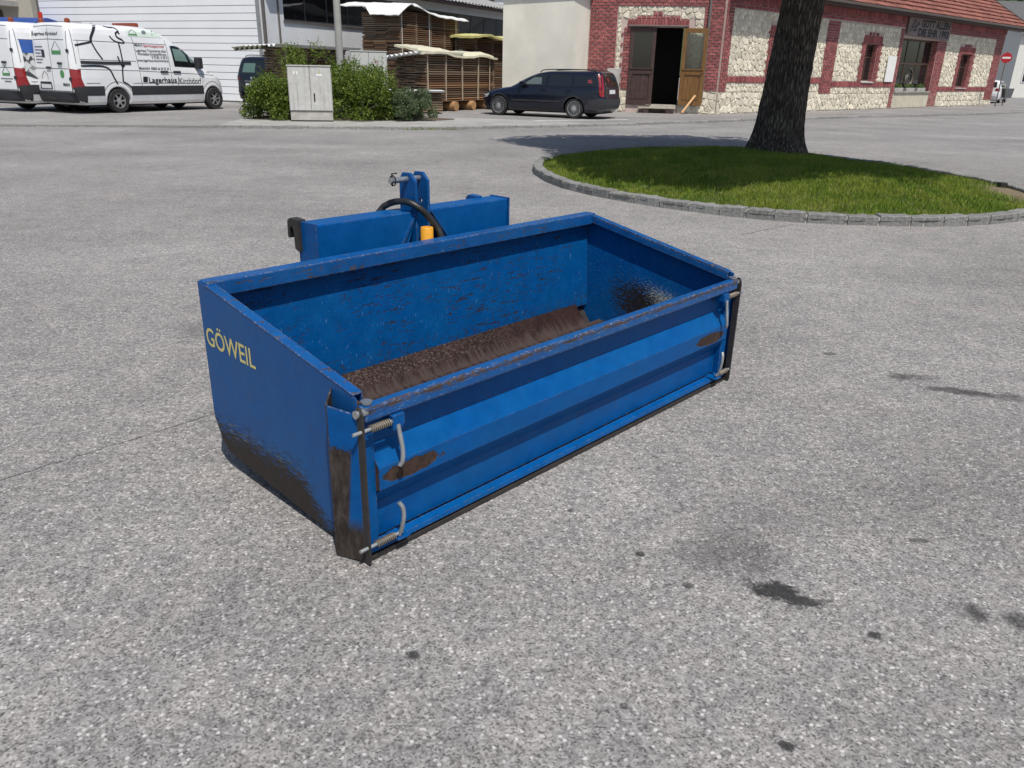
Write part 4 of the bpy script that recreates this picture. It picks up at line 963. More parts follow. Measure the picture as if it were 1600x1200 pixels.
for q in (-.5, .35): MB().box(q, q+.2, -.6, -.06, 0, .17).build('bearer', m_dwood, st, bevel=.004)
MB().box(-.3, .72, -.05, .3, .215, .30).build('upper_step', plain('grey_plank2', (.40, .38, .31), .8, 0, .25, 12, .2), st, bevel=.004)
a = np.array([*DP(3.92, -.20), PZ+.66]); b = np.array([*DP(3.46, -.75), PZ+.045]); m_stick = plain('fresh_wood', (.55, .32, .15), .6, 0, .15, 14)
stk = MB().tube([(0, 0, 0), tuple(a-b)], .045, 14).build('wooden_prop', m_stick, None, smooth=True, loc=tuple(b)); tag(stk, 'round light wooden prop leaning against the open golden door', 'pole')
dp = MB().tube([(0, 0, .4), (0, 0, 4.6)], .05, 12).build('drain_pipe', m_zincsheet, None, smooth=True, loc=(*DP(4.17, -.09), PZ)); tag(dp, 'grey zinc drain pipe at the corner of the red house', 'pipe')
mbx = MB().box(-.24, .24, -.2, .2, 0, 1.58).build('meter_cabinet', m_conc, None, bevel=.01, loc=(*DP(.76, -.36), PZ)); mbx.rotation_euler = (0, 0, aD); tag(mbx, 'pale meter cabinet against the stone wall behind the dark estate car', 'cabinet')

# ---------------- plaster annex
A0, A1 = AT(785, 32.2), AT(893, 30.7)
ax = thing('annex', 'windowless cream plaster annex between timber yard and red house', 'building', (0, 0, PZ))
q0, q1 = np.array(A0), np.array(A1); q2 = np.array([D0[0]-hD[0]*.3, D0[1]-hD[1]*.3+.02]); back = np.array([q0[0]+.8, q0[1]+4])
an = MB(); pl_ = [tuple(q0), tuple(q1), tuple(q2), tuple(back)]; an.prism(pl_, 2, -.05, 4.02).build('wall', m_plaster, ax)
cxy = sum([q0, q1, q2, back])/4
def grow(p, k): d = np.array(p)-cxy; return tuple(np.array(p)+d/np.linalg.norm(d)*k)
MB().prism([grow(p, .14) for p in pl_], 2, 4.0, 4.14).build('roof_edge', plain('green_fascia', (.16, .18, .11), .7), ax)
MB().prism([(q0[0]-.001, q0[1]), (q1[0], q1[1]), (q1[0]+.03, q1[1]-.02), (q0[0]+.03, q0[1]-.04)], 2, -.04, .35)

# ---------------- white clad building behind the vans
W0, W1 = AT(80, 37.7), AT(409, 33); p0w, hW, LW, aW = facade(W0, W1)
wb = thing('white_hall', 'white hall clad in wide horizontal metal panels behind the vans', 'building', (W0[0], W0[1], PZ), aW)
MB().box(0, LW, .03, 8, -.05, 6.0).build('wall', plain('panel_shadow_gap', (.30, .31, .32), .8), wb)
m_clad = plain('white_cladding', (.85, .86, .87), .45, 0, .04, .8)
z_ = .05; i = 0
while z_ < 5.9:
    t = .27; MB().box(.0, LW, -.012, .03, z_, z_+t-.022).build('cladding_panel', m_clad, wb, bevel=.004); z_ += t
MB().box(-.10, .0, -.05, .1, 0, 6).build('corner_trim', m_zincsheet, wb); MB().box(LW, LW+.12, -.03, .2, 0, 6).build('corner_trim', plain('grey_trim', (.25, .26, .26), .6), wb)
MB().box(11.05, 12.0, -.02, -.0125, 1.45, 1.72).build('notice', m_white, wb)
# sloping white canopy edge high up at the right
# ---------------- timber hall (B)
H0, H1 = (W1[0]+.18, W1[1]-.02), AT(800, 52.0); p0h, hH, LH, aH = facade(H0, H1)
hb = thing('timber_hall', 'long low hall with dark window band and grey corrugated roof', 'building', (H0[0], H0[1], PZ), aH)
bands = [(1.25, 9.6, 3.10, 4.35), (10.4, LH-.4, 2.95, 4.2)]
wall_holes(MB(), 0, LH, -.05, 4.75, bands, 0, .3).build('wall', plain('pale_render', (.62, .64, .66), .85, 0, .08, 1), hb)
for (a, b, c_, d) in bands:
    wf_ = MB()
    n_ = int((b-a)/1.35)
    for i in range(n_+1): u_ = a+(b-a)*i/n_; wf_.box(u_-.03, u_+.03, .1, .16, c_, d)
    wf_.box(a, b, .09, .17, c_-.0, c_+.06); wf_.box(a, b, .09, .17, d-.06, d); wo = wf_.build('window_band', plain('steel_frame', (.05, .055, .06), .5), hb)
    for i in range(n_): MB().box(a+(b-a)*i/n_+.03, a+(b-a)*(i+1)/n_-.03, .12, .13, c_+.06, d-.06).build('pane', m_glassdark, wo)
    MB().box(a-.05, b+.05, -.07, .09, c_-.06, c_-.005).build('sill', m_zincsheet, hb)
# corrugated eternit sheets
def corrugated(name, L, depth, pitch, wl, amp, mat, parent, u0, y0, z0, thick=.012, dens=6):
    nu = int(L/wl*dens); V = []; F = []
    for i in range(nu+1):
        u = u0+L*i/nu; hh = amp*math.cos(2*math.pi*(u-u0)/wl)
        for (s, dz) in ((0, 0), (depth, 0), (depth, -thick), (0, -thick)):
            V.append((u, y0+s*math.cos(pitch), z0+s*math.sin(pitch)+hh+dz))
    for i in range(nu):
        for q in range(4): F.append((i*4+q, i*4+(q+1) % 4, (i+1)*4+(q+1) % 4, (i+1)*4+q))
    F += [(0, 1, 2, 3), (nu*4+3, nu*4+2, nu*4+1, nu*4)]
    return MB().add(V, F).build(name, mat, parent, smooth=False)
m_eternit = plain('fibre_cement', (.29, .29, .285), .9, 0, .2, 2.5, .2, 30)
rfb = corrugated('roof', LH+.8, 6.0, rad(14), .35, .04, m_eternit, hb, .0, -.55, 4.72)
MB().box(.0, LH+.8, -.5, .0, 4.56, 4.64).build('soffit', m_dwood, hb); MB().box(.02, .1, -.13, -.02, 0, 4.6).build('drain_pipe', m_zincsheet, hb); MB().box(.9, .96, -.06, -.0, 1.0, 4.6).build('conduit', m_zincsheet, hb)
# taller white block behind the hall
tb_ = thing('rear_house', 'white rendered house with pale roof rising behind the corrugated hall', 'building', (2.0, 72, PZ), rad(-8))
MB().box(-12, 8, 0, 8, 0, 8.4).build('wall', plain('white_render', (.7, .7, .69), .9, 0, .06), tb_); MB().prism([(-.8, 8.3), (-.8, 8.45), (4, 10.6), (8.8, 8.45), (8.8, 8.3)], 0, -12.6, 8.6).build('roof', m_eternit, tb_)
for q in (-9.6, -7.2, -4.8, -2.4, 1.0, 4.0):
    wq = MB().box(q-.55, q+.55, -.06, .02, 5.4, 6.9).build('window', m_wframe, tb_); MB().box(q-.47, q+.47, -.075, -.062, 5.48, 6.82).build('pane', m_glassdark, wq)
# ---------------- house with balcony at the far left
hx, hy = AT(-60, 47); cl = thing('balcony_house', 'beige house with concrete balcony behind the blue awning at the left edge', 'house', (hx, hy, PZ), rad(-12))
m_beige = plain('beige_render', (.42, .39, .33), .9, 0, .1); MB().box(-4, 5.4, 0, 7, 0, 7.5).build('wall', m_beige, cl)
MB().box(-4, 4.6, -1.5, .0, 4.05, 4.30).build('balcony_slab', m_conc, cl)
for q in range(14): MB().box(1.9+q*.19, 2.07+q*.19, -1.48, -1.44, 4.32, 5.25).build('railing_board', m_beige, cl)
MB().box(-4, 1.8, -1.5, -1.4, 4.31, 5.2).build('parapet', m_dwood, cl)
for q in (-2.6, .2, 2.6):
    wq = MB().box(q-.9, q+.9, -.05, .02, 2.6, 3.9).build('window', m_wframe, cl); MB().box(q-.8, q+.8, -.065, -.051, 2.7, 3.8).build('pane', m_glassdark, wq)
# blue awning / truck cover behind the vans
bx0 = AT(-40, 36); ta = thing('blue_trailer', 'long blue tarpaulin covered trailer parked behind the white vans', 'trailer', (bx0[0], bx0[1], PZ), rad(-6))
m_btarp = plain('blue_tarpaulin', (.02, .06, .25), .5, 0, .15, 3, .2, 12)
cp_ = [(-.0, 1.1), (-.02, 2.75), (.3, 3.0), (1.1, 3.12), (1.9, 3.0), (2.2, 2.75), (2.2, 1.1)]
MB().prism(cp_, 0, -2, 3.1).build('cover', m_btarp, ta, bevel=.03); MB().box(-2, 3.1, .05, 2.15, .85, 1.1).build('chassis', m_dsteel, ta)
for q in (.3, 1.4):
    for s_ in (.15, 1.8): MB().lathe([(0, 0), (.42, 0), (.44, .05), (.44, .2), (.42, .25), (0, .25)], 24, 'y', (q, s_, .44)).build('wheel', m_rubber, ta, smooth=True)
MB().lathe([(0, 0), (.09, 0), (.09, .24), (0, .26)], 14, 'z', (2.75, 1.1, 3.10)).build('beacon', plain('red_beacon', (.5, .03, .01), .3), ta, smooth=True)

# ---------------- far street at the right: houses, hill
def house(name, label, px, dep, w_, d_, h_, rh, rz, wallm, roofm, wins=()):
    x, y = AT(px, dep); t = thing(name, label, 'house', (x, y, PZ), rz)
    MB().box(-w_/2, w_/2, 0, d_, -.2, h_).build('wall', wallm, t)
    MB().prism([(-.5, h_-.1), (d_/2, h_+rh), (d_+.5, h_-.1), (d_/2, h_+rh-.25)], 0, -w_/2-.5, w_/2+.5).build('roof', roofm, t)
    MB().prism([(0, h_), (d_, h_), (d_/2, h_+rh-.3)], 0, -w_/2+.02, w_/2-.02).build('gable', wallm, t)
    for (u, z, a, b) in wins:
        wq = MB().box(u-a/2, u+a/2, -.06, .02, z, z+b).build('window', m_white, t); MB().box(u-a/2+.08, u+a/2-.08, -.08, -.061, z+.08, z+b-.08).build('pane', m_glassdark, wq)
    # same rows on the left gable side
    for (z, yy) in ((1.2, d_*.3), (1.2, d_*.7), (4.0, d_*.3), (4.0, d_*.7)):
        if z+1.3 < h_:
            wq = MB().box(-w_/2-.06, -w_/2+.02, yy-.5, yy+.5, z, z+1.3).build('window', m_white, t); MB().box(-w_/2-.08, -w_/2-.061, yy-.42, yy+.42, z+.08, z+1.22).build('pane', m_glassdark, wq)
    return t
m_wr = plain('white_wall', (.66, .65, .60), .9, 0, .08); m_wr2 = plain('yellowish_wall', (.60, .55, .40), .9, 0, .08); m_groof = plain('grey_roof', (.10, .10, .10), .7, 0, .2)
house('town_house', 'white house with dark roof across the side street at the right edge', 1655, 80, 9, 9, 5.6, 3.0, rad(4), m_wr, m_groof, [(-3, 1.3, 1.1, 1.5), (0, 1.3, 1.1, 1.5), (3, 1.3, 1.1, 1.5), (-3, 3.6, 1.1, 1.4), (0, 3.6, 1.1, 1.4), (3, 3.6, 1.1, 1.4)])
house('town_house', 'pale yellow house behind the no entry sign beyond the red house', 1590, 112, 10, 9, 7.0, 3.2, rad(8), m_wr2, m_groof, [(-3, 1.3, 1.1, 1.5), (1, 1.3, 1.1, 1.5), (-3, 4.2, 1.1, 1.5), (1, 4.2, 1.1, 1.5)])
N = NT('forest_hill'); c = N.co(); m_hill = N.out(N.val(N.mix(N.noise(c, .08, 4), (.03, .06, .02), (.06, .09, .03)), N.rng(N.noise(c, .5, 4, .7), .3, .7, .5, 1.4, False)), .95)
nx, ny = 70, 24; V = []; F = []
for j in range(ny+1):
    for i in range(nx+1):
        x = -500+1300*i/nx; y = 330+500*j/ny; t = j/ny
        z = (95*math.sin(min(1, t*1.3)*math.pi/2))*(.75+.25*math.sin(x*.008+1))*(1 if x > -150 else .8)+6*math.sin(x*.05+y*.03)-1.5*(t == 0)
        V.append((x, y, max(z, -1)))
for j in range(ny):
    for i in range(nx): F.append((j*(nx+1)+i, j*(nx+1)+i+1, (j+1)*(nx+1)+i+1, (j+1)*(nx+1)+i))
structure(MB().add(V, F).build('hill', m_hill, smooth=True), 'wooded green hill far behind the street')
# forest crowns on the visible slope
r = np.random.default_rng(9); blobs = []
for i in range(420):
    x = r.uniform(120, 480); y = r.uniform(345, 560); t = (y-330)/500; z = (95*math.sin(min(1, t*1.3)*math.pi/2))*(.75+.25*math.sin(x*.008+1))+6*math.sin(x*.05+y*.03)
    blobs.append((x, y, z+6, 4.5, 4.5, 8))
V, T = leaf_cloud(26000, blobs, 1.3, 21); structure(link('forest', fast_mesh('forest', V, T), leaf_mat('forest_leaf', (.02, .045, .015), (.05, .085, .025))), 'dense green wood covering the distant hill', 'stuff')

# ================================================================== TIMBER STACKS
def wood_mat(name, a, b):
    N = NT(name); c = N.co(); rr = N.orand(); k = N.noise(N.mp(c, sc=(1.0, 12, 12)), 3, 4, .65)
    return N.out(N.val(N.mix(rr, a, b), N.rng(k, .3, .7, .7, 1.25, False)), .8, 0, None)
m_board = wood_mat('sawn_board', (.085, .040, .020), (.21, .115, .060)); m_board2 = wood_mat('weathered_board', (.085, .058, .038), (.24, .17, .11)); m_boardo = wood_mat('orange_board', (.24, .10, .035), (.36, .19, .09))
m_batten = plain('batten', (.36, .29, .21), .8, 0, .2, 12)
m_tarp = plain('cream_tarpaulin', (.60, .57, .42), .6, 0, .12, 3, .3, 14); m_wtarp = plain('white_tarpaulin', (.74, .74, .72), .55, 0, .08, 3, .3, 14); m_ytarp = plain('yellow_tarpaulin', (.56, .52, .20), .6, 0, .12, 3, .3, 14)
m_sheet = plain('white_corrugated_sheet', (.70, .72, .72), .5, 0, .1, 4); m_sheetd = plain('olive_sheet', (.10, .10, .06), .8, 0, .2)
UBOX = None
def unit_box(mat, name='board'):
    me = bpy.data.meshes.new(name); bm = bmesh.new(); bmesh.ops.create_cube(bm, size=1); bm.to_mesh(me); bm.free(); me.materials.append(mat); return me
ub = {m: unit_box(m) for m in (m_board, m_board2, m_boardo)}; ub_b = unit_box(m_batten, 'batten')
def stack(label, corner, ang, L, W, z0, layers, th, gap, mats, seed, nbat=4, wobble=.05, boards_across=3, logs=0):
    """local x = along the boards, y = across (to the back left); near corner at the origin"""
    r = random.Random(seed); t = thing('timber_stack', label, 'timber stack', (corner[0], corner[1], PZ), ang, 'stacks of sawn boards in the timber yard')
    bw = W/boards_across
    for i in range(layers):
        z = z0+i*(th+gap)
        for q in range(boards_across):
            l = L*r.uniform(.94, 1.0); o = link('board', ub[mats(i/layers, r)], None, t)
            o.location = (L/2+r.uniform(-wobble, wobble)+(L-l)/2*r.choice((-1, 1)), bw*(q+.5), z+th/2); o.scale = (l, bw-r.uniform(.02, .05), th)
            o.rotation_euler = (0, 0, r.uniform(-.006, .006))
        if i < layers-1:
            for b in range(nbat):
                u = L*(.03+.94*b/(nbat-1)); o = link('batten', ub_b, None, t); o.location = (u, W/2-.0, z+th+gap/2); o.scale = (.05, W+.03, gap-.001)
    for b in range(logs):
        u = L*(.12+.76*b/(logs-1)); MB().tube([(u, -.12, z0/2), (u, W+.1, z0/2)], z0/2-.004, 16).build('bearer_log', plain('log_end', (.36, .20, .09), .8, 0, .2, 8), t, smooth=True)
    if not logs:
        for b in range(3): u = L*(.12+.38*b); MB().box(u-.07, u+.07, 0, W, 0, z0-.002).build('bearer', m_batten, t)
    return t
VH = math.atan2(.882, .471)
def mixm(f, r): return r.choice((m_board, m_board, m_boardo, m_board2)) if f < .55 else r.choice((m_board2, m_board2, m_board))
def brown(f, r): return r.choice((m_board, m_board, m_board, m_board2))
# ang: boards run away from the camera along the vans' heading
c2 = AT(664, 28.6); t2 = stack('nearest stack of brown boards on logs under a cream cover beside the cabinet', c2, VH, 4.85, 1.30, .34, 21, .042, .033, mixm, 1, 5, .04, 3, 4)
for q, lean in ((.12, .0), (1.25, .03), (2.35, -.02), (3.45, .05), (4.35, .0)):
    MB().tube([(q, -.035, .36), (q+lean, -.03, 1.93)], .022, 6).build('upright_batten', m_batten, t2)
c1 = AT(626, 34.2); t1 = stack('tall rear stack of brown boards under a white tarpaulin', c1, VH, 4.5, 1.95, .3, 42, .045, .033, brown, 2, 5, .06, 3)
for q in (.15, 2.1, 4.2): MB().box(q, q+.035, -.012, -.004, .3, 3.55).build('strap', m_white, t1)
c3 = AT(443, 27.3); t3 = stack('low stack of boards under a white corrugated sheet behind the shrubs', c3, VH, 3.2, .85, .25, 22, .045, .035, brown, 3, 4, .06, 3)
MB().tube([(.25, -.06, .1), (.1, -.03, 2.05)], .03, 6).build('upright_batten', m_batten, t3)
c4 = AT(742, 37.5); t4 = stack('uneven stack of boards under a yellow cover beside the cream annex', c4, VH, 4.6, 1.6, .25, 33, .045, .03, brown, 4, 4, .22, 3)
def draped(name, label, corner, ang, pts_u, pts_w, zf, mat, thick=.03, nu=26, nw=10, seed=1):
    """cloth sheet lying on a stack: height field plus thickness"""
    r = np.random.default_rng(seed); V = []; F = []
    for top in (1, 0):
        for i in range(nu+1):
            for j in range(nw+1):
                u = pts_u[0]+(pts_u[1]-pts_u[0])*i/nu; w_ = pts_w[0]+(pts_w[1]-pts_w[0])*j/nw
                z = zf(u, w_, i/nu, j/nw)+.018*math.sin(u*7+w_*3)*math.sin(w_*9+u*2)
                V.append((u, w_, z+(thick if top else 0)))
    n1 = (nu+1)*(nw+1)
    for i in range(nu):
        for j in range(nw):
            a = i*(nw+1)+j; F.append((a, a+1, a+nw+2, a+nw+1)); F.append((n1+a, n1+a+nw+1, n1+a+nw+2, n1+a+1))
    for i in range(nu):
        for j in (0, nw): a = i*(nw+1)+j; F.append((a, a+nw+1, n1+a+nw+1, n1+a))
    for j in range(nw):
        for i in (0, nu): a = i*(nw+1)+j; F.append((a, a+1, n1+a+1, n1+a))
    o = MB().add(V, F).build(name, mat, None, smooth=True); o.location = (corner[0], corner[1], PZ); o.rotation_euler = (0, 0, ang); return tag(o, label, 'cover')
T2 = .34+21*.075-.033
draped('tarpaulin', 'cream tarpaulin roll lying on the nearest timber stack', c2, VH, (-.35, 4.75), (-.16, 1.0), lambda u, w_, a, b: T2+.02+.22*(1-a)*(.4+.6*b)-.10*(b < .12)+.05*math.sin(u*2.1), m_tarp, .07, seed=3)
T1 = .3+42*.078-.033
draped('tarpaulin', 'white tarpaulin with a hanging corner over the tall timber stack', c1, VH, (-.35, 4.9), (-.25, 3.0), lambda u, w_, a, b: T1+.05+.26*math.exp(-((u-.9)/.9)**2)-.55*max(0, .13-a)*4*(b < .5)+.10*b-.10*a-.10*(b < .06)*(u > .6), m_wtarp, .03, 34, 16, seed=4)
T4 = .25+33*.075-.03
draped('tarpaulin', 'yellow rolled cover on the timber stack beside the annex', c4, VH, (-.5, 4.4), (-.35, 1.7), lambda u, w_, a, b: T4+.05+.06*math.sin(u*2.4)+.05*b, m_ytarp, .09, seed=5)
T3 = .25+22*.08-.035
cs = thing('corrugated_sheet', 'white corrugated sheet lying on the low timber stack', 'roof sheet', (c3[0], c3[1], PZ), VH)
def cor_cross(parent, u0, u1, w0, w1, z, slope, amp, wl, mat, name='sheet', us=0.0):
    V = []; F = []; n_ = int((w1-w0)/wl*8)
    for i in range(n_+1):
        w_ = w0+(w1-w0)*i/n_; hh = amp*math.cos(2*math.pi*(w_-w0)/wl)
        for (u, dz) in ((u0, 0), (u1, 0), (u1, -.01), (u0, -.01)): V.append((u, w_, z+hh+dz+slope*(w_-w0)+us*(u-u0)))
    for i in range(n_):
        for q in range(4): F.append((i*4+q, i*4+(q+1) % 4, (i+1)*4+(q+1) % 4, (i+1)*4+q))
    F += [(0, 1, 2, 3), (n_*4, n_*4+1, n_*4+2, n_*4+3)]
    return MB().add(V, F).build(name, mat, parent)
cor_cross(cs, -.55, 3.7, -.3, 1.25, T3+.06, -.04, .04, .2, m_sheet); cor_cross(cs, -.75, -.05, .1, 1.45, T3-.02, -.04, .05, .22, m_sheetd, us=.10)
cs2 = thing('corrugated_sheet', 'white corrugated sheet sticking out under the cream tarpaulin', 'roof sheet', (c2[0], c2[1], PZ), VH)
cor_cross(cs2, -.5, 2.4, -.1, 1.7, T2+.075, -.12, .035, .2, m_sheet)
cs3 = thing('corrugated_sheet', 'white corrugated sheet lying low on boards behind the grey green shrub', 'roof sheet', (AT(600, 27.6)[0], AT(600, 27.6)[1], PZ), rad(12))
cor_cross(cs3, 0, 2.0, 0, .9, .72, 0, .03, .2, m_sheet); [MB().box(.1, 1.95, .10+.02*i, .8, .05+i*.075, .10+i*.075).build('support_board', m_board2, cs3) for i in range(8)]

# ================================================================== CABINETS, POLE, SIGN
m_cab = None
N = NT('weathered_cabinet'); c = N.co(); dr = N.noise(N.mp(c, sc=(9, 9, .5)), 1.6, 4, .65)
m_cab = N.out(N.val(N.mix(N.rng(dr, .48, .8), (.50, .50, .48), (.30, .295, .285)), N.rng(N.noise(c, 8, 4), .3, .7, .88, 1.1, False)), .8)
m_cab2 = plain('grey_cabinet', (.50, .51, .49), .6, 0, .06, 3)
m_gap = plain('dark_gap', (.05, .05, .05), .9)
def cabinet(label, loc, rz, w_, d_, h_, mat, base, vent):
    t = thing('utility_cabinet', label, 'cabinet', loc, rz, 'roadside utility cabinets')
    MB().box(0, w_, .02, d_, 0, base).build('plinth', m_conc, t, bevel=.006); MB().box(.02, w_-.02, .02, d_, base, h_-.03).build('body', m_gap, t)
    for q in (0, 1): MB().box(w_/2*q+.004, w_/2*(q+1)-.004, -.012, .05, base+.015, h_-.035).build('door', mat, t, bevel=.006)
    for q in (0, 1): MB().box(q*w_-.012*(1-q)-.0, q*w_+.012*q+.012*(1-q)*0+.0 if q else .0, .05, d_, base+.01, h_-.03).build('side', mat, t)
    MB().box(-.02, w_+.02, -.03, d_+.02, h_-.03, h_).build('lid', mat, t, bevel=.006)
    if vent:
        MB().lathe([(0, -.035), (.016, -.035), (.02, -.015), (0, -.012)], 12, 'y', (w_*.59, 0, base+.42)).build('lock', m_black, t)
        MB().box(w_*.575, w_*.605, -.022, -.010, base+.24, base+.46).build('handle', m_black, t, bevel=.008)
        MB().box(w_*.66, w_*.80, -.016, -.0125, h_-.27, h_-.215).build('label_plate', m_white, t); MB().add([(w_*.715, -.0165, h_-.19), (w_*.755, -.0165, h_-.19), (w_*.735, -.0165, h_-.145)], [(0, 1, 2)]).build('warning_plate', plain('warn_yellow', (.7, .55, .05), .5), t)
        for q in (.13, .20): MB().box(w_*q, w_*q+.04, -.016, -.0125, h_-.24, h_-.16).build('sticker', m_white, t)
    else:
        for q in (.8, .87): MB().lathe([(0, -.02), (.016, -.02), (.016, -.012), (0, -.012)], 10, 'y', (w_*.57, 0, q)).build('lock', m_black, t)
        MB().box(w_*.66, w_*.76, -.016, -.0125, h_-.35, h_-.29).build('label_plate', plain('red_label', (.45, .25, .22), .6), t)
    return t
a, b = G(455, 187, .1), G(516, 187.5, .1)
cabinet('weathered grey two door cabinet standing between the shrubs', (a[0], a[1], .085), math.atan2(b[1]-a[1], b[0]-a[0]), 1.12, .36, 1.40, m_cab, .24, True)
a = AT(549, 27.4); cabinet('light grey two door cabinet behind the shrubs in front of the timber', (a[0], a[1], PZ), rad(8), 1.15, .4, 1.93, m_cab2, .12, False)
px_, py_ = AT(532, 25.0); pol = thing('lamp_post', 'plain grey concrete lamp post rising behind the shrubs', 'lamp post', (px_, py_, PZ))
MB().lathe([(0, 0), (.115, 0), (.10, 3.5), (.075, 8.0), (0, 8.0)], 20, 'z').build('post', plain('grey_post', (.33, .33, .31), .8, 0, .12, 5), pol, smooth=True)
MB().box(-.05, .05, -1.2, .05, 8.0, 8.12).build('arm', m_zincsheet, pol); MB().box(-.12, .12, -1.7, -1.1, 7.95, 8.1).build('lamp_head', m_zincsheet, pol, bevel=.03)
sx, sy = AT(1568, 49.5); sg = thing('no_entry_sign', 'round red no entry sign on a grey post at the end of the red house', 'sign', (sx, sy, PZ), rad(-25))
MB().tube([(0, .03, 0), (0, .03, 3.0)], .035, 10).build('post', m_zincsheet, sg, smooth=True)
MB().lathe([(0, -.015), (.27, -.015), (.28, 0), (.27, .01), (0, .01)], 32, 'y', (0, 0, 2.68)).build('disc', plain('sign_red', (.42, .015, .02), .45), sg); MB().box(-.21, .21, -.02, -.0155, 2.63, 2.73).build('bar', m_white, sg)
bx_, by_ = AT(1572, 51.5); bn_ = thing('litter_bin', 'small dark litter bin on a post below the no entry sign', 'bin', (bx_+.4, by_, PZ)); MB().prism([(-.28, 1.0), (.28, 1.0), (.2, .45), (-.2, .45)], 1, -.2, .2).build('bucket', plain('bin_grey', (.09, .095, .10), .6), bn_, bevel=.01); MB().tube([(0, .22, 0), (0, .22, 1.1)], .03, 8).build('post', m_zincsheet, bn_)

# ================================================================== SHRUBS
def shrub(label, px, dep, w_, h_, col_a, col_b, n, size, seed, lob=14, z0=.08, fl=1.0, dy=.5):
    x, y = AT(px, dep); t = thing('shrub', label, 'shrub', (x, y, z0)); r = np.random.default_rng(seed); blobs = []; st = MB()
    for i in range(lob):
        a = r.uniform(0, 6.28); q = math.sqrt(r.uniform(0, 1)); zz = r.uniform(.02, 1)**1.15; k = math.sqrt(max(0, 1-(zz*.93)**2.6))
        cx, cy, cz = q*w_/2*k*math.cos(a), q*w_*dy*k*math.sin(a), zz*h_*.86
        s = r.uniform(.13, .24)*min(w_, h_*1.3); blobs.append((cx, cy, max(cz, s*.35), s, s, s*.8))
        st.tube([(cx*.15, cy*.15, 0), (cx*.6, cy*.6, cz*.6), (cx, cy, cz)], [.018, .01, .004], 5)
    V, T = leaf_cloud(n, blobs, size, seed+1, .9)
    # long thin shoots with leaves
    sv, stt = [], []
    V2 = []
    for i in range(lob*4):
        b = blobs[r.integers(len(blobs))]; d = r.normal(size=3); d[2] = abs(d[2])*1.0+.5; d /= np.linalg.norm(d); Ls = r.uniform(.12, .36)*fl
        p0_ = np.array(b[:3])+d*b[3]*.7
        for k_ in range(14):
            p = p0_+d*Ls*k_/14+r.normal(size=3)*.015; a_ = r.normal(size=3); a_ /= np.linalg.norm(a_); b_ = np.cross(a_, d); b_ /= np.linalg.norm(b_)+1e-6; s = size*r.uniform(.5, 1.0)
            V2 += [p-a_*s, p+b_*s*.45, p+a_*s, p-b_*s*.45]
    V2 = np.array(V2); T2_ = np.arange(len(V2)).reshape(-1, 4)+len(V); V = np.concatenate([V, V2]); V[:, 2] = np.maximum(V[:, 2], .01)
    st.build('stem', m_bark, t); link('foliage', fast_mesh('foliage', V, np.concatenate([T, T2_])), leaf_mat('shrub_leaf', col_a, col_b, .35), t); return t
ga, gb_ = (.06, .115, .014), (.20, .26, .04)
shrub('leafy green shrub left of the weathered cabinet', 427, 23.1, 1.45, 1.22, ga, gb_, 12000, .036, 1, 40)
shrub('large leafy green shrub right of the weathered cabinet', 560, 23.7, 2.0, 1.75, ga, gb_, 17000, .036, 3, 52)
shrub('tall loose shrub behind the weathered cabinet', 487, 25.2, 2.3, 2.15, ga, gb_, 9000, .036, 5, 26)
shrub('slender climbing shrub at the foot of the lamp post', 545, 25.5, .8, 1.95, (.04, .075, .014), (.10, .15, .03), 3500, .036, 7, 14)
shrub('low grey green shrub at the right end of the planting strip', 636, 24.0, 1.9, .80, (.075, .11, .05), (.15, .20, .10), 14000, .03, 9, 40, fl=.6)
for i, (px, dep) in enumerate(((340, 20.9), (362, 21.2), (370, 22.5))):
    x, y = AT(px, dep); V, T = leaf_cloud(60, [(0, 0, .05, .08, .08, .06)], .04, 70+i)
V, T = [], []
x, y = AT(610, 21.0)
r = np.random.default_rng(77); vv = []; tt = []
for i in range(160):
    u = r.uniform(0, 1); p = np.array([-2.9+1.5*u, 20.80+.33*u*1.5-.05+r.uniform(-.03, .03), .0]); a_ = r.uniform(0, 6.28); hgt_ = r.uniform(.03, .08)
    b0 = len(vv); vv += [p+[.006*math.cos(a_), .006*math.sin(a_), 0], p-[.006*math.cos(a_), .006*math.sin(a_), 0], p+[r.uniform(-.03, .03), r.uniform(-.03, .03), hgt_]]; tt.append((b0, b0+1, b0+2))
structure(link('weeds', fast_mesh('weeds', np.array(vv), np.array(tt)), m_grass), 'sparse weeds growing along the planting strip kerb', 'stuff')

# ================================================================== VEHICLES
def carpaint(name, col, rough=.3, var=.04, coat=.8):
    N = NT(name); c = N.co(); k = N.rng(N.noise(c, 2, 3), .3, .7, 1-var, 1+var, False)
    return N.out(N.val(col, k), rough, 0, None, Coat_Weight=coat, Coat_Roughness=.05)
m_vwhite = carpaint('white_van_paint', (.79, .80, .81)); m_navy = carpaint('navy_car_paint', (.003, .005, .016), .25, coat=.45); m_alh = carpaint('dark_blue_car_paint', (.005, .006, .014), .25, coat=.45)
m_silver = carpaint('silver_car_paint', (.45, .46, .47), .3); m_wcar = carpaint('white_car_paint', (.68, .69, .70))
m_tyre = plain('tyre_rubber', (.020, .020, .020), .75, 0, .2, 12); m_alloy = plain('alloy_rim', (.55, .55, .56), .32, .75, .1, 8); m_blackp = plain('black_plastic', (.028, .029, .033), .6, 0, .15, 6)
m_redl = plain('tail_light_red', (.26, .006, .012), .12, 0, .1, 8, coat=1.0); m_seam = plain('panel_gap', (.10, .10, .11), .8); m_seamd = plain('dark_panel_gap', (.003, .003, .004), .9)
m_vgrey = plain('silver_sill', (.60, .61, .62), .5, 0, .1); m_lamp = plain('lamp_glass', (.55, .58, .60), .08, .3, .1); m_plate = plain('number_plate', (.68, .70, .72), .5, 0, .06)
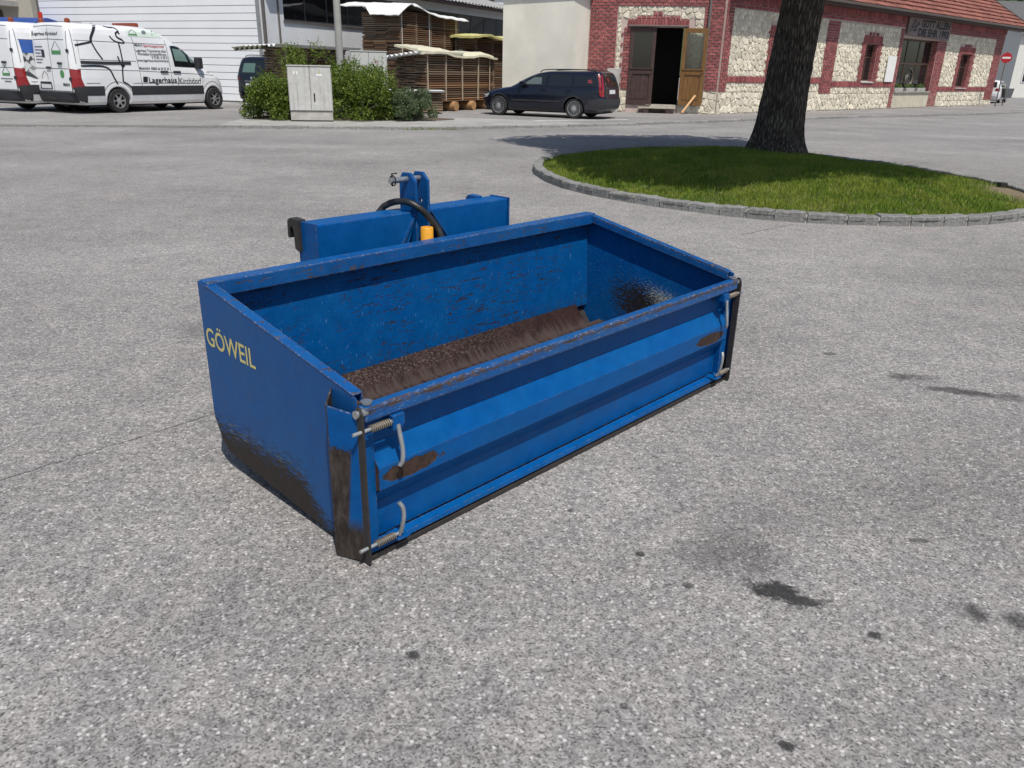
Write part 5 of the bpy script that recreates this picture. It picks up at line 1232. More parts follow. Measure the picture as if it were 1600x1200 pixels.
m_orange = plain('orange_beacon', (.24, .055, .025), .3, 0, .2, 8); m_ink = plain('dark_print', (.014, .016, .022), .5); m_grey_ink = plain('grey_print', (.16, .17, .18), .5); m_green = plain('green_print', (.07, .24, .085), .5); m_mint = plain('pale_green_film', (.60, .69, .62), .5); m_redink = plain('red_print', (.45, .05, .06), .5)
m_tint = NT('tinted_glass').out((.010, .013, .014), .03, 0, None, Specular_IOR_Level=.8)
m_painted_view = NT('painted_view_green').out((.16, .24, .215), .03, 0, None, Specular_IOR_Level=.7)  # opaque colour for the daylight seen through the van's cab
m_vg2 = NT('painted_view_grey').out((.10, .125, .12), .05, 0, None, Specular_IOR_Level=.7)  # duller opaque colour for the daylight seen through the estate car
class Veh:
    def __init__(s, name, label, cat, loc, heading, levels, paint, group=None):
        s.t = thing(name, label, cat, loc, heading, group); s.lv = np.array(levels, float); s.paint = paint
    def at(s, z):
        L = s.lv; return [np.interp(z, L[:, 0], L[:, k]) for k in range(1, 6)]   # xr, xf, w, nr, nf
    def Y(s, x, z):
        xr, xf, w_, nr, nf = s.at(z); a = (xr+xf)/2; Lh = (xf-xr)/2; t = min(abs(x-a)/Lh, .9995); n_ = nf if x > a else nr
        return w_*(1-t**n_)**(1/n_)
    def XB(s, y, z):
        xr, xf, w_, nr, nf = s.at(z); a = (xr+xf)/2; Lh = (xf-xr)/2; t = min(abs(y)/w_, .9995); return a-Lh*(1-t**nr)**(1/nr)
    def XF(s, y, z):
        xr, xf, w_, nr, nf = s.at(z); a = (xr+xf)/2; Lh = (xf-xr)/2; t = min(abs(y)/w_, .9995); return a+Lh*(1-t**nf)**(1/nf)
    def body(s, axles, track, rw, nz=64, seg=128):
        zs = np.linspace(s.lv[0, 0], s.lv[-1, 0], nz); zs = np.unique(np.concatenate([zs, s.lv[:, 0]])); V = []; F = []
        for z in zs:
            xr, xf, w_, nr, nf = s.at(z); a = (xr+xf)/2; Lh = (xf-xr)/2
            for k in range(seg):
                t = 2*math.pi*k/seg; c_, sn = math.cos(t), math.sin(t); n_ = nf if c_ > 0 else nr
                rr = (abs(c_)**n_+abs(sn)**n_)**(-1/n_); V.append((a+Lh*c_*rr, w_*sn*rr, z))
        for j in range(len(zs)-1):
            for k in range(seg): F.append((j*seg+k, j*seg+(k+1) % seg, (j+1)*seg+(k+1) % seg, (j+1)*seg+k))
        F.append(tuple(range(seg-1, -1, -1))); F.append(tuple((len(zs)-1)*seg+k for k in range(seg)))
        o = MB().add(V, F).build('body', s.paint, s.t)
        for ax_ in axles:
            cut = MB().tube([(ax_, -1.4, rw*.98), (ax_, 1.4, rw*.98)], rw*1.17, 40); c_ = cut.build('cut', None, s.t)
            md = o.modifiers.new('b', 'BOOLEAN'); md.operation = 'DIFFERENCE'; md.object = c_; md.solver = 'EXACT'
            bpy.context.view_layer.update(); me = bpy.data.meshes.new_from_object(o.evaluated_get(bpy.context.evaluated_depsgraph_get())); o.modifiers.clear(); old = o.data; o.data = me; me.name = 'body'; bpy.data.meshes.remove(old); cm = c_.data; bpy.data.objects.remove(c_); bpy.data.meshes.remove(cm)
        me = o.data; me.polygons.foreach_set('use_smooth', [True]*len(me.polygons)); me.set_sharp_from_angle(angle=rad(32)); s.bo = o; return o
    def surf(s, side, a, b, off):
        if side == 'R': return (a, -(s.Y(a, b)+off), b)
        if side == 'L': return (a, s.Y(a, b)+off, b)
        if side == 'B': return (s.XB(a, b)-off, a, b)
        return (s.XF(a, b)+off, a, b)
    def patch(s, name, side, polys, mat, off=.006, cell=.08, parent=None):
        mb = MB()
        if not isinstance(polys[0][0], (tuple, list)): polys = [polys]
        for poly in polys:
            a0, a1 = min(p[0] for p in poly), max(p[0] for p in poly); b0, b1 = min(p[1] for p in poly), max(p[1] for p in poly)
            na, nb_ = max(1, math.ceil((a1-a0)/cell)), max(1, math.ceil((b1-b0)/cell))
            for i in range(na):
                q = clip(clip(poly, 0, a0+(a1-a0)*i/na, False), 0, a0+(a1-a0)*(i+1)/na, True)
                if len(q) < 3: continue
                for j in range(nb_):
                    qq = clip(clip(q, 1, b0+(b1-b0)*j/nb_, False), 1, b0+(b1-b0)*(j+1)/nb_, True)
                    if len(qq) >= 3 and abs(area2(qq)) > 1e-7: mb.add([s.surf(side, p[0], p[1], off) for p in qq], [tuple(range(len(qq)))])
        return mb.build(name, mat, parent or s.t, fix=False)
    def lines(s, name, side, plist, wd, mat, off=.004, parent=None):
        for pl in plist: r_ = s.patch(name, side, stroke(pl, wd), mat, off, .12, parent)
        return r_
    def text(s, body, side, a, b, size, mat, bold=0.0, width=None, off=.008, name='lettering', slope=0.0):
        vs, fs = text_geo(body, size, bold, width=width); sg = 1 if side in ('R',) else -1
        if side in ('B',): sg = -1
        if side == 'F': sg = 1
        mb = MB().add([s.surf(side, a+sg*v[0], b+v[1]+slope*v[0], off) for v in vs], fs); return mb.build(name, mat, s.t, fix=False)
    def wheels(s, axles, track, r, wdt, spokes, rim_r):
        for ax_ in axles:
            for sd in (-1, 1):
                y0 = sd*track/2
                ty = MB().lathe([(rim_r-.005, -wdt/2), (r*.93, -wdt/2), (r*.985, -wdt/2+.025), (r, -wdt/2+.06), (r, wdt/2-.06), (r*.985, wdt/2-.025), (r*.93, wdt/2), (rim_r-.005, wdt/2), (rim_r-.02, .0), (rim_r-.005, -wdt/2)], 40, 'y').build('wheel', m_tyre, s.t, smooth=True, loc=(ax_, y0, r))
                rm = MB(); fo = sd*(wdt/2-.02)
                rm.lathe([(rim_r, fo), (rim_r, fo+sd*.012), (rim_r-.022, fo+sd*.012), (rim_r-.026, fo-sd*.05)], 40, 'y'); rm.lathe([(0, fo+sd*.012), (.045, fo+sd*.012), (.075, fo), (.075, fo-sd*.04)], 20, 'y')
                for k in range(spokes):
                    a = 2*math.pi*k/spokes; M_ = Matrix.Rotation(a, 4, 'Y'); hw = .0085 if spokes > 8 else .03
                    rm.box(.055, rim_r-.015, fo-sd*.03, fo+sd*.004, -hw*.8, hw*.8, M_)
                rm.build('rim', m_alloy, ty, smooth=False)
                MB().lathe([(0, fo-sd*.07), (rim_r-.01, fo-sd*.07)], 32, 'y').build('brake_disc', m_seamd, ty)
# ---------------- vans
VANL = [(.24, -1.16, 4.16, .90, 9, 5), (.32, -1.30, 4.30, .97, 9, 5), (.55, -1.33, 4.36, 1.0, 10, 5), (.80, -1.33, 4.36, 1.005, 11, 4.5), (.98, -1.32, 4.27, 1.005, 12, 4.2), (1.08, -1.315, 4.08, 1.0, 12, 4.2), (1.18, -1.31, 3.85, .995, 12, 4.2), (1.30, -1.305, 3.58, .985, 12, 4.2), (1.42, -1.30, 3.40, .975, 12, 5), (1.64, -1.29, 3.12, .955, 12, 6), (1.9, -1.275, 2.70, .93, 12, 6), (2.15, -1.255, 2.28, .895, 12, 6), (2.28, -1.24, 2.02, .86, 11, 6), (2.37, -1.215, 1.80, .80, 10, 6), (2.42, -1.17, 1.60, .72, 9, 5), (2.445, -1.10, 1.40, .60, 8, 5), (2.455, -.95, 1.1, .42, 6, 5)]
def van(label, loc, heading, detail):
    v = Veh('delivery_van', label, 'van', loc, heading, VANL, m_vwhite, 'white service vans'); v.body((0, 3.64), 1.76, .345); v.wheels((0, 3.64), 1.76, .345, .235, 6, .215)
    MB().box(-1.0, 4.1, -.8, .8, .20, .36).build('underbody', m_seamd, v.t)
    # black lower band, silver sill, bumper
    for sd in ('R', 'L'):
        for pl in ([(-1.22, .50), (-.46, .50), (-.44, .76), (-1.22, .76)], [(.46, .50), (3.20, .50), (3.20, .76), (.44, .76)]): v.patch('side_cladding', sd, pl, m_blackp, .012)
    for pl in ([(-.98, .32), (-.46, .32), (-.46, .485), (-.98, .485)], [(.46, .32), (3.20, .32), (3.20, .485), (.46, .485)]): v.patch('sill', 'R', pl, m_vgrey, .010)
    bp = v.patch('rear_bumper', 'B', [[(-.985, .30), (.985, .30), (.985, .60), (-.985, .60)]], m_blackp, .05); v.patch('rear_bumper', 'R', [[(-1.32, .30), (-1.0, .30), (-1.0, .60), (-1.2, .78), (-1.31, .78)]], m_blackp, .014); MB().box(-1.38, -1.30, -.93, .93, .56, .60).build('bumper_step', m_blackp, v.t)
    MB().tube([(-1.25, 0, .38), (-1.48, 0, .38), (-1.5, 0, .44)], .03, 8).build('tow_bar', m_dsteel, v.t)
    # arches
    for ax_ in (0, 3.64):
        for sd in ('R', 'L'):
            v.lines('arch_trim', sd, [[(ax_+.445*math.cos(t), .345+.445*math.sin(t)) for t in np.linspace(-.1, math.pi+.1, 16)]], .035, m_vwhite, .016); v.lines('arch_edge', sd, [[(ax_+.52*math.cos(t), .36+.52*math.sin(t)) for t in np.linspace(.55, math.pi-.55, 12)]], .014, m_seam, .004)
    # tail lights and rear doors
    for sd in (-1, 1): v.patch('tail_light', 'B', [[(sd*.80, .72), (sd*.975, .72), (sd*.965, 1.20), (sd*.80, 1.22)]], m_redl, .012, .05)
    v.patch('tail_light', 'R', [[(-1.31, .72), (-1.12, .74), (-1.17, 1.20), (-1.30, 1.22)]], m_redl, .012, .03); v.patch('tail_light', 'L', [[(-1.31, .72), (-1.12, .74), (-1.17, 1.20), (-1.30, 1.22)]], m_redl, .012, .03)
    v.lines('door_gap', 'B', [[(0, .62), (0, 2.34)], [(-.78, .62), (-.78, 2.30)], [(.78, .62), (.78, 2.30)], [(-.78, 2.32), (0, 2.36), (.78, 2.32)], [(-.78, .62), (.78, .62)], [(-.7, 1.98), (0, 2.0)], [(0, 2.0), (.7, 1.98)], [(-.76, 1.22), (.76, 1.22)]], .016, m_seam, .004)
    v.patch('number_plate_recess', 'B', [[(.08, .66), (.66, .66), (.62, .86), (.10, .86)]], m_blackp, .006, .1); v.patch('number_plate', 'B', [[(.12, .68), (.58, .68), (.58, .79), (.12, .79)]], m_plate, .016, .2)
    for q, z_ in ((.12, 1.24), (-.42, 1.36)):
        MB().box(v.XB(q, z_)-.045, v.XB(q, z_), q-.09, q+.09, z_-.03, z_+.03).build('door_handle', m_blackp, v.t, bevel=.01)
    MB().box(v.XB(.3, 1.62)-.02, v.XB(.3, 1.62), .24, .36, 1.52, 1.72).build('emblem_cover', m_blackp, v.t, bevel=.01)
    for z_ in (1.70, .95): MB().box(v.XB(-.8, z_)-.03, v.XB(-.8, z_), -.84, -.74, z_-.04, z_+.04).build('hinge', m_blackp, v.t, bevel=.006)
    # side: gaps, rail, cab window, mirror, handles
    v.lines('door_gap', 'R', [[(.86, .50), (.80, 2.05), (.76, 2.30)], [(1.98, .50), (1.98, 2.3)], [(-1.16, 1.36), (-1.13, 2.3)], [(3.20, .80), (3.28, 1.28)], [(-1.15, 1.22), (.86, 1.19), (3.3, 1.10), (4.0, 1.06)], [(-.98, .84), (-.55, .84)], [(.55, .84), (3.1, .83)], [(-1.1, 1.98), (1.98, 1.96)], [(-1.0, 1.98), (-1.04, 1.48), (.78, 1.46)]], .015, m_seam, .004)
    v.patch('door_window', 'R', [(2.12, 1.93), (2.16, 1.33), (3.16, 1.30), (3.05, 1.48), (2.70, 1.80), (2.56, 1.90), (2.3, 1.945)], m_tint, .006); v.patch('painted_see_through', 'R', [(2.2, 1.86), (2.22, 1.50), (2.74, 1.48), (2.66, 1.70), (2.56, 1.82)], m_painted_view, .009); v.patch('painted_see_through', 'R', [(2.80, 1.66), (2.86, 1.46), (3.04, 1.44), (2.92, 1.60)], m_painted_view, .009)  # paler patches on the opaque pane paint the light coming through the cab
    v.patch('door_window', 'L', [(2.12, 1.93), (2.16, 1.33), (3.16, 1.30), (3.05, 1.48), (2.70, 1.80), (2.56, 1.90), (2.3, 1.945)], m_tint, .006)
    for sd in (-1, 1):
        y_ = sd*(v.Y(3.05, 1.4)+.02); mo = MB().box(3.0, 3.22, y_, y_+sd*.20, 1.27, 1.62).build('mirror', m_blackp, v.t, bevel=.04)
    for x_ in (2.2, 1.72): MB().box(x_-.14, x_+.14, -(v.Y(x_, 1.17)+.04), -v.Y(x_, 1.17), 1.14, 1.20).build('door_handle', m_blackp, v.t, bevel=.015)
    v.patch('windshield', 'F', [(-.80, 1.40), (.80, 1.40), (.74, 2.08), (-.74, 2.08)], m_tint, .006); v.patch('headlight', 'R', [(3.95, 1.06), (4.22, .98), (4.24, .80), (4.12, .84)], m_lamp, .008, .05)
    # beacons
    for x_, y_ in ((-1.02, .55), (-.95, -.55)): MB().lathe([(0, 0), (.075, 0), (.075, .12), (.04, .16), (0, .16)], 16, 'z', (x_, y_, 2.40)).build('beacon', m_orange, v.t, smooth=True)
    MB().box(1.22, 1.42, -.5, .5, 2.43, 2.55).build('beacon_bar', m_orange, v.t, bevel=.03)
    return v
def van_px(px, py, A, hh, nn):
    d = ray(px, py); t = ((A-np.array([0, 0, CAMH]))@nn)/(d@nn); X = np.array([0, 0, CAMH])+t*d-A; return (float(X@hh), float(X[2]))
VA = np.array([-12.01, 24.82, 0]); vh = np.array([.4707, .8823, 0]); vn = np.array([vh[1], -vh[0], 0]); vleft = np.array([-vh[1], vh[0], 0]); vrot = math.atan2(vh[1], vh[0])
vc = VA+vleft*.98
v1 = van('white service van with beacons and dark line drawing on its side', (vc[0], vc[1], PZ), vrot, 1)
Q = lambda px, py: (lambda a: (a[0]+.02, a[1]-.02))(van_px(px, py, VA, vh, vn))
zz2 = lambda x, y: Q(110+x/7.5, 30+y/7.5)
# line drawing of an animal: strokes copied from the van side
dr = [([(62, 308), (150, 290), (245, 270)], .05), ([(245, 270), (250, 215), (285, 140), (322, 72)], .075), ([(322, 72), (370, 58), (410, 70), (470, 95), (540, 102), (570, 125), (585, 155)], .035), ([(590, 180), (570, 152), (545, 175), (560, 215), (612, 245)], .05), ([(470, 198), (495, 235), (545, 268), (635, 282), (605, 235)], .04), ([(250, 270), (300, 370), (372, 475)], .045), ([(568, 275), (590, 390), (606, 520), (600, 600), (604, 700), (610, 735), (660, 765), (700, 800)], .045), ([(550, 438), (575, 510), (605, 560), (625, 540)], .05), ([(120, 552), (300, 552), (400, 565), (455, 600), (500, 690), (548, 775)], .05)]
polys = []
for pts, wd in dr: polys += stroke(spline([zz2(*p) for p in pts], 4), wd)
v1.patch('line_drawing', 'R', polys, m_ink, .008, .15)
v1.patch('slide_rail', 'R', stroke([zz2(115, 508), zz2(400, 518), zz2(702, 520)], .085), m_blackp, .012, .2)
v1.patch('logo_square', 'R', [Q(222, 120), Q(229, 120.5), Q(229, 129), Q(222, 128.5)], m_ink, .008)
def span(p, q): a, b = Q(*p), Q(*q); return a, b[0]-a[0]
a, wd_ = span((231.5, 130), (275, 131)); v1.text('Lagerhaus', 'R', a[0], a[1], .24, m_ink, .004, wd_)
a2, wd2 = span((279, 131), (314, 131)); v1.text('Kirchdorf', 'R', a2[0], a2[1]+.0, .24, m_ink, .0, wd2); v1.lines('divider', 'R', [[Q(277, 120), Q(277, 133)]], .018, m_ink, .008)
for s_, p, q, mt, sz in (('MAN', (211, 73), (223, 73.5), m_ink, .12), ('Servicepartner', (225, 74), (258, 75), m_redink, .12), ('Lagerhaus Traunviertel eGen', (212.5, 81), (260, 82.5), m_ink, .105), ('Werkstätte Kirchdorf/Krems', (215, 86.5), (260, 87.5), m_ink, .105), ('0 75 82 / 6 29 51', (237, 92), (262, 93), m_ink, .105), ('www.lagerhaus-traunviertel.at', (214, 96.5), (263, 98), m_ink, .105), ('Mobile24', (217, 109), (233, 109.5), m_ink, .105), ('00800 66 24 53 24', (235, 109.5), (263, 110.5), m_ink, .105)):
    a, wd_ = span(p, q); v1.text(s_, 'R', a[0], a[1], sz, mt, .0015, wd_)
a, b = Q(203, 50), Q(254, 58); v1.patch('roof_film', 'R', [Q(199, 46), Q(257, 50), Q(258, 60), Q(201, 57)], m_mint, .006)
for cx in (209.5, 246.5):
    v1.lines('sign_outline', 'R', [[Q(cx-6.5, 56.5), Q(cx-5, 50), Q(cx, 46.8), Q(cx+5, 51), Q(cx+6.5, 57)]], .022, m_grey_ink, .010)
v1.patch('green_mark', 'R', [Q(203.5, 53), Q(216, 53.6), Q(216.3, 56.2), Q(203.6, 55.6)], m_green, .010); v1.patch('round_mark', 'R', [Q(227.5+3.6*math.cos(t), 51+3.2*math.sin(t)) for t in np.linspace(0, 6.28, 12, endpoint=False)], m_grey_ink, .010)
# rear door print
v1.text('Lagerhaus Kirchdorf', 'B', .68, 2.10, .13, m_ink, .002, 1.15); v1.patch('logo_square', 'B', [(.70, 2.09), (.76, 2.09), (.76, 2.21), (.70, 2.21)], m_ink, .008)
for q in range(6): v1.patch('small_print', 'B', [[(.66, 1.78-q*.085), (.30+.06*(q % 3), 1.78-q*.085), (.30+.06*(q % 3), 1.81-q*.085), (.66, 1.81-q*.085)]], m_grey_ink, .006, .2)
v1.patch('green_mark', 'B', [[(-.10, 1.60), (-.52, 1.60), (-.52, 1.70), (-.10, 1.70)]], m_green, .008, .2); v1.lines('sign_outline', 'B', [[(-.10, 1.70), (-.31, 1.95), (-.52, 1.70)]], .02, m_grey_ink, .007)
v1.patch('round_mark', 'B', [(-.45+.09*math.cos(t), 1.08+.11*math.sin(t)) for t in np.linspace(0, 6.28, 14, endpoint=False)], m_green, .008); v1.lines('sign_outline', 'B', [[(.50, .92), (.48, 1.05), (.36, 1.15), (.24, 1.05), (.22, .92)]], .018, m_grey_ink, .007); v1.text('MAN', 'B', -.44, .76, .11, m_ink, .004, .28)
v1.text('TGE', 'R', 3.52, 1.14, .06, m_ink, 0, .22)
# second van to the left
x2, y2 = AT(28, 24.0, 125); v2c = np.array([x2, y2, 0])+vleft*1.0+vh*1.3
v2 = van('white service van with a photo print on its side at the left edge', (v2c[0], v2c[1], PZ), vrot+rad(3), 0)
# coloured picture print on its side panel: machinery in greys, blue header
pv = [(-.95, 1.02), (.75, 1.0), (.75, 1.95), (-.95, 1.97)]
v2.patch('print_header', 'R', [(-1.06, 1.62), (.75, 1.62), (.75, 1.97), (-1.08, 1.97)], plain('print_blue', (.03, .10, .36), .5), .006)
N = NT('machinery_print'); c = N.co(); vo = N.vor(N.mp(c, sc=(1, 1, 1)), 9); k = N.sep(vo.outputs['Color'])[0]
m_print = N.out(N.mix(N.rng(k, .25, .75), (.05, .055, .06), (.55, .57, .58)), .5); v2.patch('print_photo', 'R', [(-1.10, 1.02), (-.6, .84), (.75, .84), (.75, 1.615), (-1.06, 1.615)], m_print, .006)
v2.text('DeLaval', 'B', .30, 1.52, .15, m_ink, .003, .56); v2.patch('green_mark', 'B', [[(-.25, 1.0), (-.58, 1.0), (-.58, 1.07), (-.25, 1.07)]], m_green, .008, .2); v2.lines('sign_outline', 'B', [[(-.25, 1.07), (-.41, 1.26), (-.58, 1.07)]], .02, m_grey_ink, .007)
v2.patch('small_print', 'B', [[(-.15, .90), (-.68, .90), (-.68, .93), (-.15, .93)]], m_grey_ink, .006, .3); v2.patch('small_print', 'B', [[(-.3, .82), (-.6, .82), (-.6, .86), (-.3, .86)]], m_grey_ink, .006, .3)

# ---------------- dark estate car
EST = [(.20, -.86, 3.42, .80, 8, 5), (.30, -.98, 3.60, .88, 6, 3.2), (.45, -1.03, 3.68, .90, 6, 2.8), (.60, -1.03, 3.68, .905, 6, 2.8), (.70, -1.00, 3.60, .905, 6, 2.8), (.76, -.98, 3.45, .90, 6, 2.8), (.82, -.97, 3.20, .895, 7, 3), (.88, -.965, 2.85, .89, 7, 3.4), (.93, -.96, 2.50, .88, 7, 4), (1.00, -.945, 2.32, .865, 7, 4.5), (1.15, -.90, 2.02, .815, 7, 5), (1.28, -.855, 1.74, .765, 7, 5), (1.37, -.81, 1.48, .72, 7, 5), (1.42, -.76, 1.22, .66, 7, 5), (1.45, -.68, 1.0, .56, 6, 4), (1.465, -.5, .7, .40, 5, 4)]
EST = [(q[0], q[1], q[2], q[3], q[4]*1.9, q[5]) for q in EST]
wr = np.array([*G(897, 185.5, PZ)[:2]]); ch = np.array([-.904, .43]); ch /= np.linalg.norm(ch); cleft = np.array([-ch[1], ch[0]])  # left side faces the camera
cc = wr-cleft*.80
vo = Veh('estate_car', 'dark navy estate car with silver multi spoke wheels parked by the annex', 'car', (cc[0], cc[1], PZ), math.atan2(ch[1], ch[0]), EST, m_navy)
AXV = (0, 2.755); vo.body(AXV, 1.55, .315); vo.wheels(AXV, 1.56, .315, .215, 17, .232); MB().box(-.8, 3.3, -.7, .7, .16, .3).build('underbody', m_seamd, vo.t)
for sd in ('L', 'R'):
    vo.patch('front_window', sd, [(2.02, .985), (1.02, .99), (1.00, 1.34), (1.28, 1.345), (1.52, 1.27), (1.80, 1.12)], m_tint, .005); vo.patch('painted_see_through', sd, [(1.84, 1.02), (1.18, 1.03), (1.20, 1.24), (1.48, 1.24), (1.70, 1.12)], m_vg2, .008); vo.patch('rear_window', sd, [(.95, .99), (.10, 1.0), (.14, 1.33), (.93, 1.345)], m_tint, .005); vo.patch('quarter_window', sd, [(.03, 1.0), (-.74, 1.02), (-.66, 1.30), (.06, 1.335)], m_tint, .005)  # pale patch on the front window paints daylight showing through the car
    vo.lines('door_gap', sd, [[(1.98, .97), (1.94, .40)], [(.98, 1.36), (.985, .96), (1.02, .40)], [(.06, 1.36), (.10, .98), (.34, .62)], [(2.4, .93), (1.6, .96), (0, .97), (-.8, .98)]], .014, m_seamd, .004); vo.lines('side_moulding', sd, [[(2.25, .52), (.5, .52)]], .05, m_blackp, .014); vo.lines('sill_trim', sd, [[(2.3, .27), (.45, .27)]], .07, m_blackp, .010)
    for ax_ in AXV: vo.lines('arch_trim', sd, [[(ax_+.385*math.cos(t), .315+.385*math.sin(t)) for t in np.linspace(.05, math.pi-.05, 16)]], .03, m_blackp, .012)
    s_ = 1 if sd == 'L' else -1
    for x_ in (1.12, .22): MB().box(x_-.1, x_+.1, s_*vo.Y(x_, .86), s_*(vo.Y(x_, .86)+.035), .84, .88).build('door_handle', m_navy, vo.t, bevel=.012)
    MB().box(1.74, 1.94, s_*(vo.Y(1.85, 1.0)), s_*(vo.Y(1.85, 1.0)+.18), .98, 1.11).build('mirror', m_navy, vo.t, bevel=.03)
    rl = spline([(1.35, s_*.60, 1.40), (1.15, s_*.585, 1.475), (.3, s_*.57, 1.50), (-.45, s_*.565, 1.485), (-.68, s_*.58, 1.42)], 5); MB().tube(rl, .016, 8).build('roof_rail', m_blackp, vo.t, smooth=True)
    vo.patch('tail_light', 'L' if s_ > 0 else 'R', [[(-.71, 1.36), (-.77, 1.355), (-.87, 1.08), (-.81, 1.08)], [(-.81, 1.08), (-.87, 1.08), (-.93, .72), (-.86, .72)]], m_redl, .010, .04); vo.patch('tail_light', 'B', [[(s_*.61, 1.36), (s_*.68, 1.34), (s_*.80, 1.0), (s_*.72, 1.0)], [(s_*.72, 1.0), (s_*.80, 1.0), (s_*.84, .70), (s_*.74, .70)]], m_redl, .010, .05)
    vo.patch('rear_bumper', sd, [(-.45, .36), (-.5, .60), (-1.0, .64), (-1.0, .30), (-.5, .30)], m_blackp, .010)
    vo.patch('headlight', sd, [(3.2, .70), (3.5, .66), (3.55, .56), (3.3, .58)], m_lamp, .006)
vo.patch('tailgate_window', 'B', [(-.60, 1.0), (.60, 1.0), (.58, 1.36), (-.58, 1.36)], m_tint, .006); vo.patch('rear_bumper', 'B', [(-.86, .32), (.86, .32), (.86, .62), (-.86, .62)], m_blackp, .03); vo.patch('number_plate', 'B', [(-.30, .78), (.26, .78), (.26, .90), (-.30, .90)], m_plate, .010, .2)
vo.lines('tailgate_gap', 'B', [[(-.66, .66), (-.68, .96), (-.58, 1.38)], [(.66, .66), (.68, .96), (.58, 1.38)], [(-.66, .65), (.66, .65)]], .014, m_seamd, .006)
st_ = []
for pts in ([(-.42, 1.16), (-.48, 1.22), (-.55, 1.18), (-.52, 1.10), (-.44, 1.09)], [(-.54, 1.12), (-.60, 1.10), (-.64, 1.15)], [(-.42, 1.10), (-.38, 1.14), (-.40, 1.20)]): st_ += stroke(spline([(-.5+(p[0]+.5)*.55, 1.15+(p[1]-1.15)*.7) for p in pts], 4), .018)
vo.patch('window_sticker', 'L', [[(p[0]+.0, p[1]) for p in q] for q in st_], m_redink, .009); vo.patch('window_sticker', 'B', [[(p[0]+.1+.6, p[1]+.06) for p in q] for q in st_], m_redink, .009)
vo.patch('windshield', 'F', [(-.62, 1.02), (.62, 1.02), (.55, 1.36), (-.55, 1.36)], m_tint, .006)

# ---------------- dark people carrier (rear view)
ALH = [(.22, -.90, 3.60, .82, 7, 5), (.32, -1.03, 3.78, .92, 6, 3.2), (.55, -1.06, 3.84, .95, 6, 3), (.75, -1.04, 3.75, .95, 6, 3), (.92, -1.02, 3.40, .95, 6, 3.4), (1.02, -1.00, 3.10, .94, 7, 4), (1.20, -.955, 2.75, .90, 7, 4.5), (1.40, -.89, 2.30, .85, 7, 5), (1.56, -.83, 1.85, .79, 7, 5), (1.64, -.78, 1.5, .74, 7, 5), (1.69, -.70, 1.2, .62, 6, 5), (1.71, -.5, .8, .42, 5, 4)]
sc_ = np.array([*AT(361, 29.6), 0])-vleft*.93+vh*1.03; al = Veh('people_carrier', 'dark blue people carrier seen from behind beside the green shrub', 'car', (sc_[0], sc_[1], PZ), vrot, ALH, m_alh)
al.body((0, 2.9), 1.6, .33); al.wheels((0, 2.9), 1.62, .33, .22, 10, .22); MB().box(-.8, 3.4, -.75, .75, .16, .32).build('underbody', m_seamd, al.t)
al.patch('rear_window', 'B', [(-.70, 1.10), (.70, 1.10), (.62, 1.56), (-.62, 1.56)], m_tint, .006); al.patch('painted_see_through', 'B', [(-.15, 1.18), (.46, 1.18), (.42, 1.48), (-.12, 1.48)], plain('painted_view_rear', (.10, .17, .15), .08), .010)  # greenish patch paints the light showing through the opaque rear window
for s_ in (-1, 1): al.patch('tail_light', 'B', [(s_*.52, .92), (s_*.93, .90), (s_*.92, 1.08), (s_*.86, 1.10), (s_*.55, 1.02)], plain('dark_tail_light', (.10, .008, .014), .15), .010, .06)
for sd in ('L', 'R'): al.patch('side_window', sd, [(2.5, 1.08), (-.75, 1.12), (-.66, 1.54), (1.6, 1.56), (2.0, 1.40)], m_tint, .005)
al.patch('number_plate', 'B', [(-.28, .70), (.26, .70), (.26, .82), (-.28, .82)], m_plate, .014, .2); al.patch('emblem', 'B', [(.0+.05*math.cos(t), 1.0+.05*math.sin(t)) for t in np.linspace(0, 6.28, 10, endpoint=False)], m_alloy, .012); al.text('ALHAMBRA', 'B', .32, .88, .055, m_alloy, .001, .64)
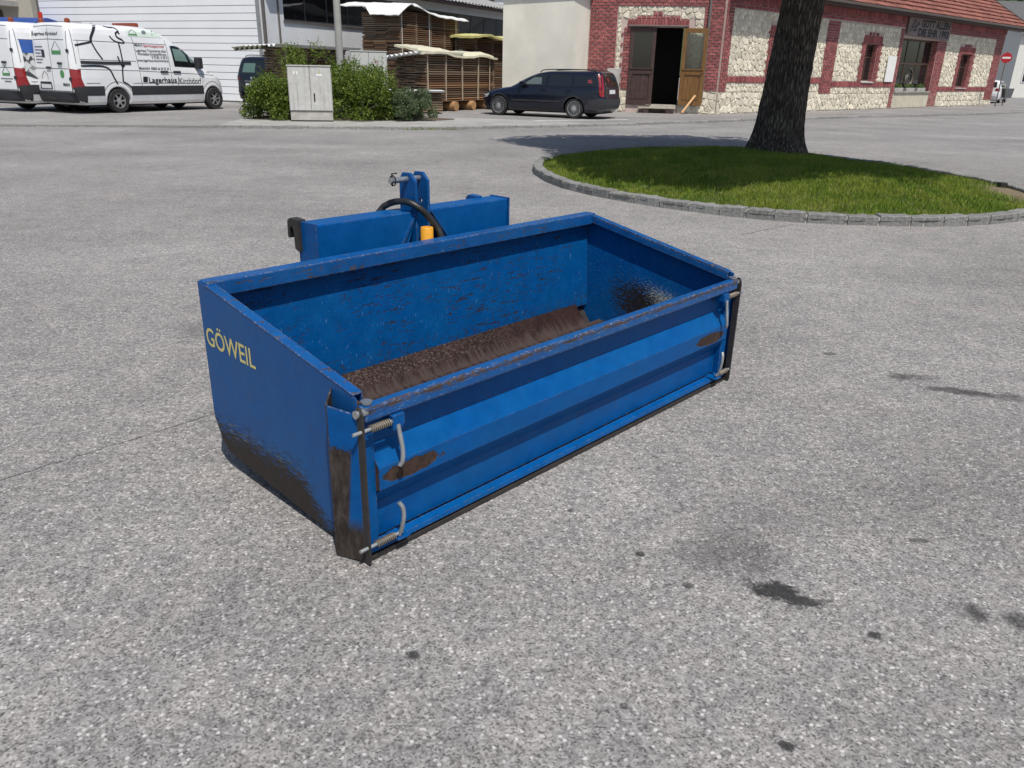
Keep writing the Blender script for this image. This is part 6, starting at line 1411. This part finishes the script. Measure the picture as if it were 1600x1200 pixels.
al.lines('bumper_gap', 'B', [[(-.92, .56), (.92, .56)], [(-.9, .40), (.9, .40)]], .018, m_seamd, .006); MB().tube(spline([(1.5, .62, 1.68), (1.2, .63, 1.74), (-.3, .62, 1.75), (-.6, .62, 1.70)], 4), .018, 8).build('roof_rail', m_alloy, al.t); MB().tube(spline([(1.5, -.62, 1.68), (1.2, -.63, 1.74), (-.3, -.62, 1.75), (-.6, -.62, 1.70)], 4), .018, 8).build('roof_rail', m_alloy, al.t)
# ---------------- cars in the side street
def small_car(label, loc, hd, paint):
    c_ = Veh('parked_car', label, 'car', loc, hd, [(r_[0], r_[1]*.95, r_[2]*.93, *r_[3:]) for r_ in EST], paint, 'cars parked in the side street'); c_.body((0, 2.5), 1.5, .31); c_.wheels((0, 2.5), 1.52, .31, .2, 8, .21); MB().box(-.7, 3.0, -.7, .7, .16, .3).build('underbody', m_seamd, c_.t)
    for sd in ('L', 'R'): c_.patch('side_window', sd, [(1.85, .985), (-.68, 1.02), (-.58, 1.31), (1.15, 1.34), (1.6, 1.15)], m_tint, .005)
    c_.patch('windshield', 'F', [(-.66, 1.0), (.66, 1.0), (.56, 1.36), (-.56, 1.36)], m_tint, .006); c_.patch('rear_window', 'B', [(-.60, 1.0), (.60, 1.0), (.56, 1.34), (-.56, 1.34)], m_tint, .006)
    for s_ in (-1, 1): c_.patch('tail_light', 'B', [(s_*.55, .78), (s_*.84, .76), (s_*.84, .95), (s_*.58, .94)], m_redl, .010, .06); c_.patch('headlight', 'F', [(s_*.45, .60), (s_*.78, .62), (s_*.74, .72), (s_*.48, .70)], m_lamp, .010, .06)
    c_.patch('number_plate', 'F', [(-.26, .42), (.26, .42), (.26, .53), (-.26, .53)], m_plate, .014, .2); c_.patch('grille', 'F', [(-.5, .30), (.5, .30), (.45, .40), (-.45, .40)], m_blackp, .012, .2); return c_
wx, wy = AT(1563, 56.5); small_car('white car half hidden behind the end of the red house', (wx, wy+.9, PZ), rad(52), m_wcar)
gx, gy = AT(1585, 96); small_car('silver car facing the viewer far down the side street', (gx, gy, PZ), rad(-110), m_silver)
